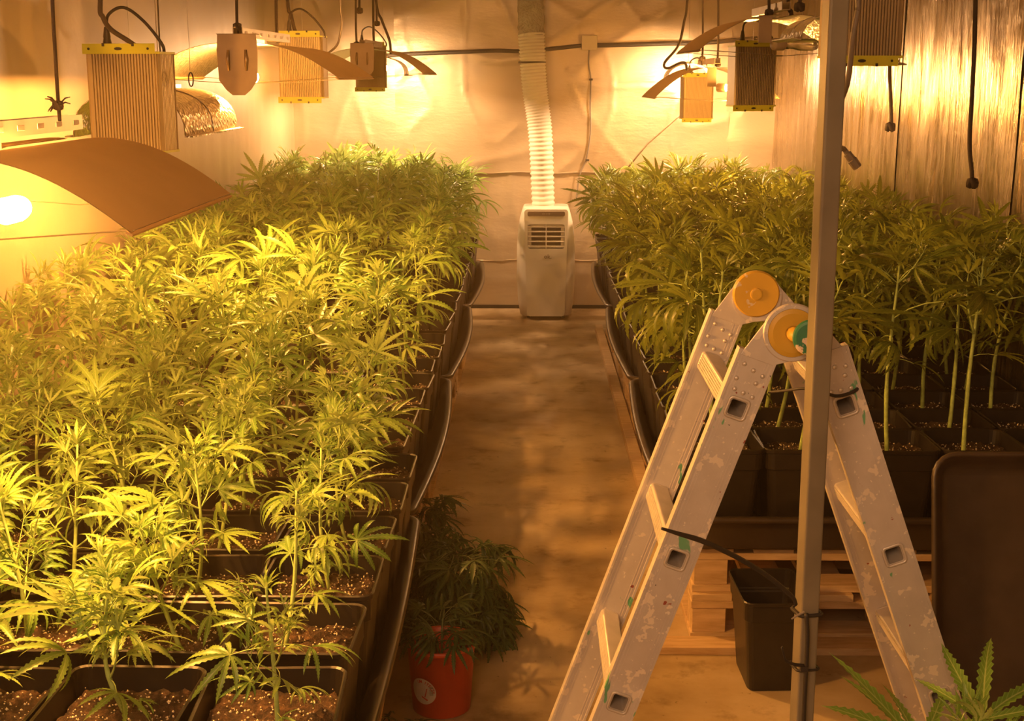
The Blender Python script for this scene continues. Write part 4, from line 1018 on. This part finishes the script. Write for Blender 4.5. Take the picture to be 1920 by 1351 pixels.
mb.add(vs, fs); st = mb.build('round_sticker', M['sticker'], t, fixn=False)
txt = 'UM ITEZZA'; tot = MB()
for i, ch in enumerate(txt):
    if ch == ' ': continue
    me = text_mesh(ch, .0105, 0, .0003); a = R(112-13.5*i)
    vs = []
    for v in me.vertices:
        x, y = v.co.x, v.co.y+.0225; vs.append(wrap(x*math.sin(a)+y*math.cos(a), -x*math.cos(a)*1+y*math.sin(a), .0014))
    tot.add(vs, [tuple(p.vertices) for p in me.polygons]); bpy.data.meshes.remove(me)
tot.build('sticker_lettering', M['sticker_red'], st, fixn=False)
def patch(b, u0, v0, u1, v1, off=.0015):
    b.add([wrap(u0, v0, off), wrap(u1, v0, off), wrap(u1, v1, off), wrap(u0, v1, off)], [(0, 1, 2, 3)])
b = MB()
for k in range(6): patch(b, .017, -.006+.0027*k, .026, -.0045+.0027*k)
patch(b, .017, .012, .026, .016)
b.build('sticker_panel', M['sticker_grey'], st, fixn=False)
b = MB(); b.add([wrap(.004, -.014, .0015), wrap(.0065, -.014, .0015), wrap(.0125, .010, .0015), wrap(.0105, .010, .0015)], [(0, 1, 2, 3)])
b.add([wrap(-.004, -.012, .0015), wrap(.013, -.020, .0015), wrap(.010, -.023, .0015), wrap(-.003, -.016, .0015)], [(0, 1, 2, 3)]); b.build('sticker_drawing', M['sticker_red'], st, fixn=False)
rw = random.Random(77)
def drape(t, n, rx, ry, rz_, zc, key='wilt', smin=.9, smax=1.5, inner=False, zmin=.02, flat=False):
    S = LEAF[key]
    for k in range(n):
        a = rw.uniform(0, 2*math.pi); e = math.asin(rw.uniform(-.15, 1)); f = rw.uniform(.70, 1.0)
        p = Vector((rx*math.cos(a)*math.cos(e)*f, ry*math.sin(a)*math.cos(e)*f, zc+rz_*math.sin(e)*f)); p.z = max(zmin, p.z)
        pit = R(rw.uniform(-8, 22) if math.sin(e) > .72 else rw.uniform(20, 78))
        if flat: pit = R(rw.uniform(-35, 25))
        put(rw.choice(S['big'] if rw.random() < .7 else S['mid']), 'leaf', t, p*1, (rw.uniform(-.6, .6), pit, a+rw.uniform(-.5, .5)), rw.uniform(smin, smax))
drape(t, 34, .035, .035, .03, .20, smin=.45, smax=.72, flat=True, zmin=.19)
mb = MB()
for k in range(6):
    a = rw.uniform(0, 6.28); mb.tube(arc([(.03*math.cos(a), .03*math.sin(a), .02), (.02*math.cos(a), .02*math.sin(a), .18), (.10*math.cos(a), .10*math.sin(a), .23)], 4), .0025, 5)
mb.build('cut_stems', M['wilt_stem'], t, smooth=True, fixn=False)

def heap(px_, py_, Y, rx, ry, rz_, n, label, zc=.02):
    c = at(px_, py_, Y)
    t = thing('heap_of_cut_cannabis', label, 'plant heap', (c.x, Y, 0), 0, 'heaps of cut plants in the aisle')
    mb = MB()
    vs = []; fs = []; NA, NE = 20, 7
    for j in range(NE+1):
        e = math.pi/2*j/NE
        for i in range(NA):
            a = 2*math.pi*i/NA; k = .72+.10*noise.noise(Vector((math.cos(a)*2, math.sin(a)*2, e*2)))
            vs.append((rx*k*math.cos(a)*math.cos(e), ry*k*math.sin(a)*math.cos(e), zc*.3+.002+rz_*.9*k*math.sin(e)))
    for j in range(NE):
        for i in range(NA): q_ = j*NA+i; w_ = j*NA+(i+1) % NA; fs.append((q_, w_, w_+NA, q_+NA))
    mb.add(vs, fs); mb.build('matted_core', M['wilt'], t, smooth=False, fixn=False)
    drape(t, n, rx, ry, rz_, zc+.03, smin=.65, smax=1.1)
    return t
heap(862, 1150, 3.80, .105, .11, .22, 230, 'large dark heap of cut cannabis plants on the floor behind the red bucket', zc=.05)
heap(790, 1000, 4.35, .07, .15, .22, 90, 'smaller dark heap of cut cannabis behind the larger heap, under the left tray')
heap(748, 1310, 3.05, .03, .06, .06, 26, 'small tuft of cut leaves on the floor at the left bed edge')

# ------------------------------------------------------------------ thin haze volume added to give the lamps their glow
hm = bpy.data.materials.new('lamp_glow_haze'); hm.use_nodes = True; nt = hm.node_tree; nt.nodes.clear()
vs_ = nt.nodes.new('ShaderNodeVolumeScatter'); vs_.inputs['Density'].default_value = .018; vs_.inputs['Anisotropy'].default_value = .75
vs_.inputs['Color'].default_value = (1, .74, .42, 1)
on = nt.nodes.new('ShaderNodeOutputMaterial'); nt.links.new(vs_.outputs[0], on.inputs['Volume'])
hz = MB().box(((XL+XR)/2, 4.2, 1.3), (XR-XL-.1, 10.8, 2.58)).build('haze', hm); tag(hz, 'thin warm haze volume added for the lamp glow', 'haze', kind='stuff')
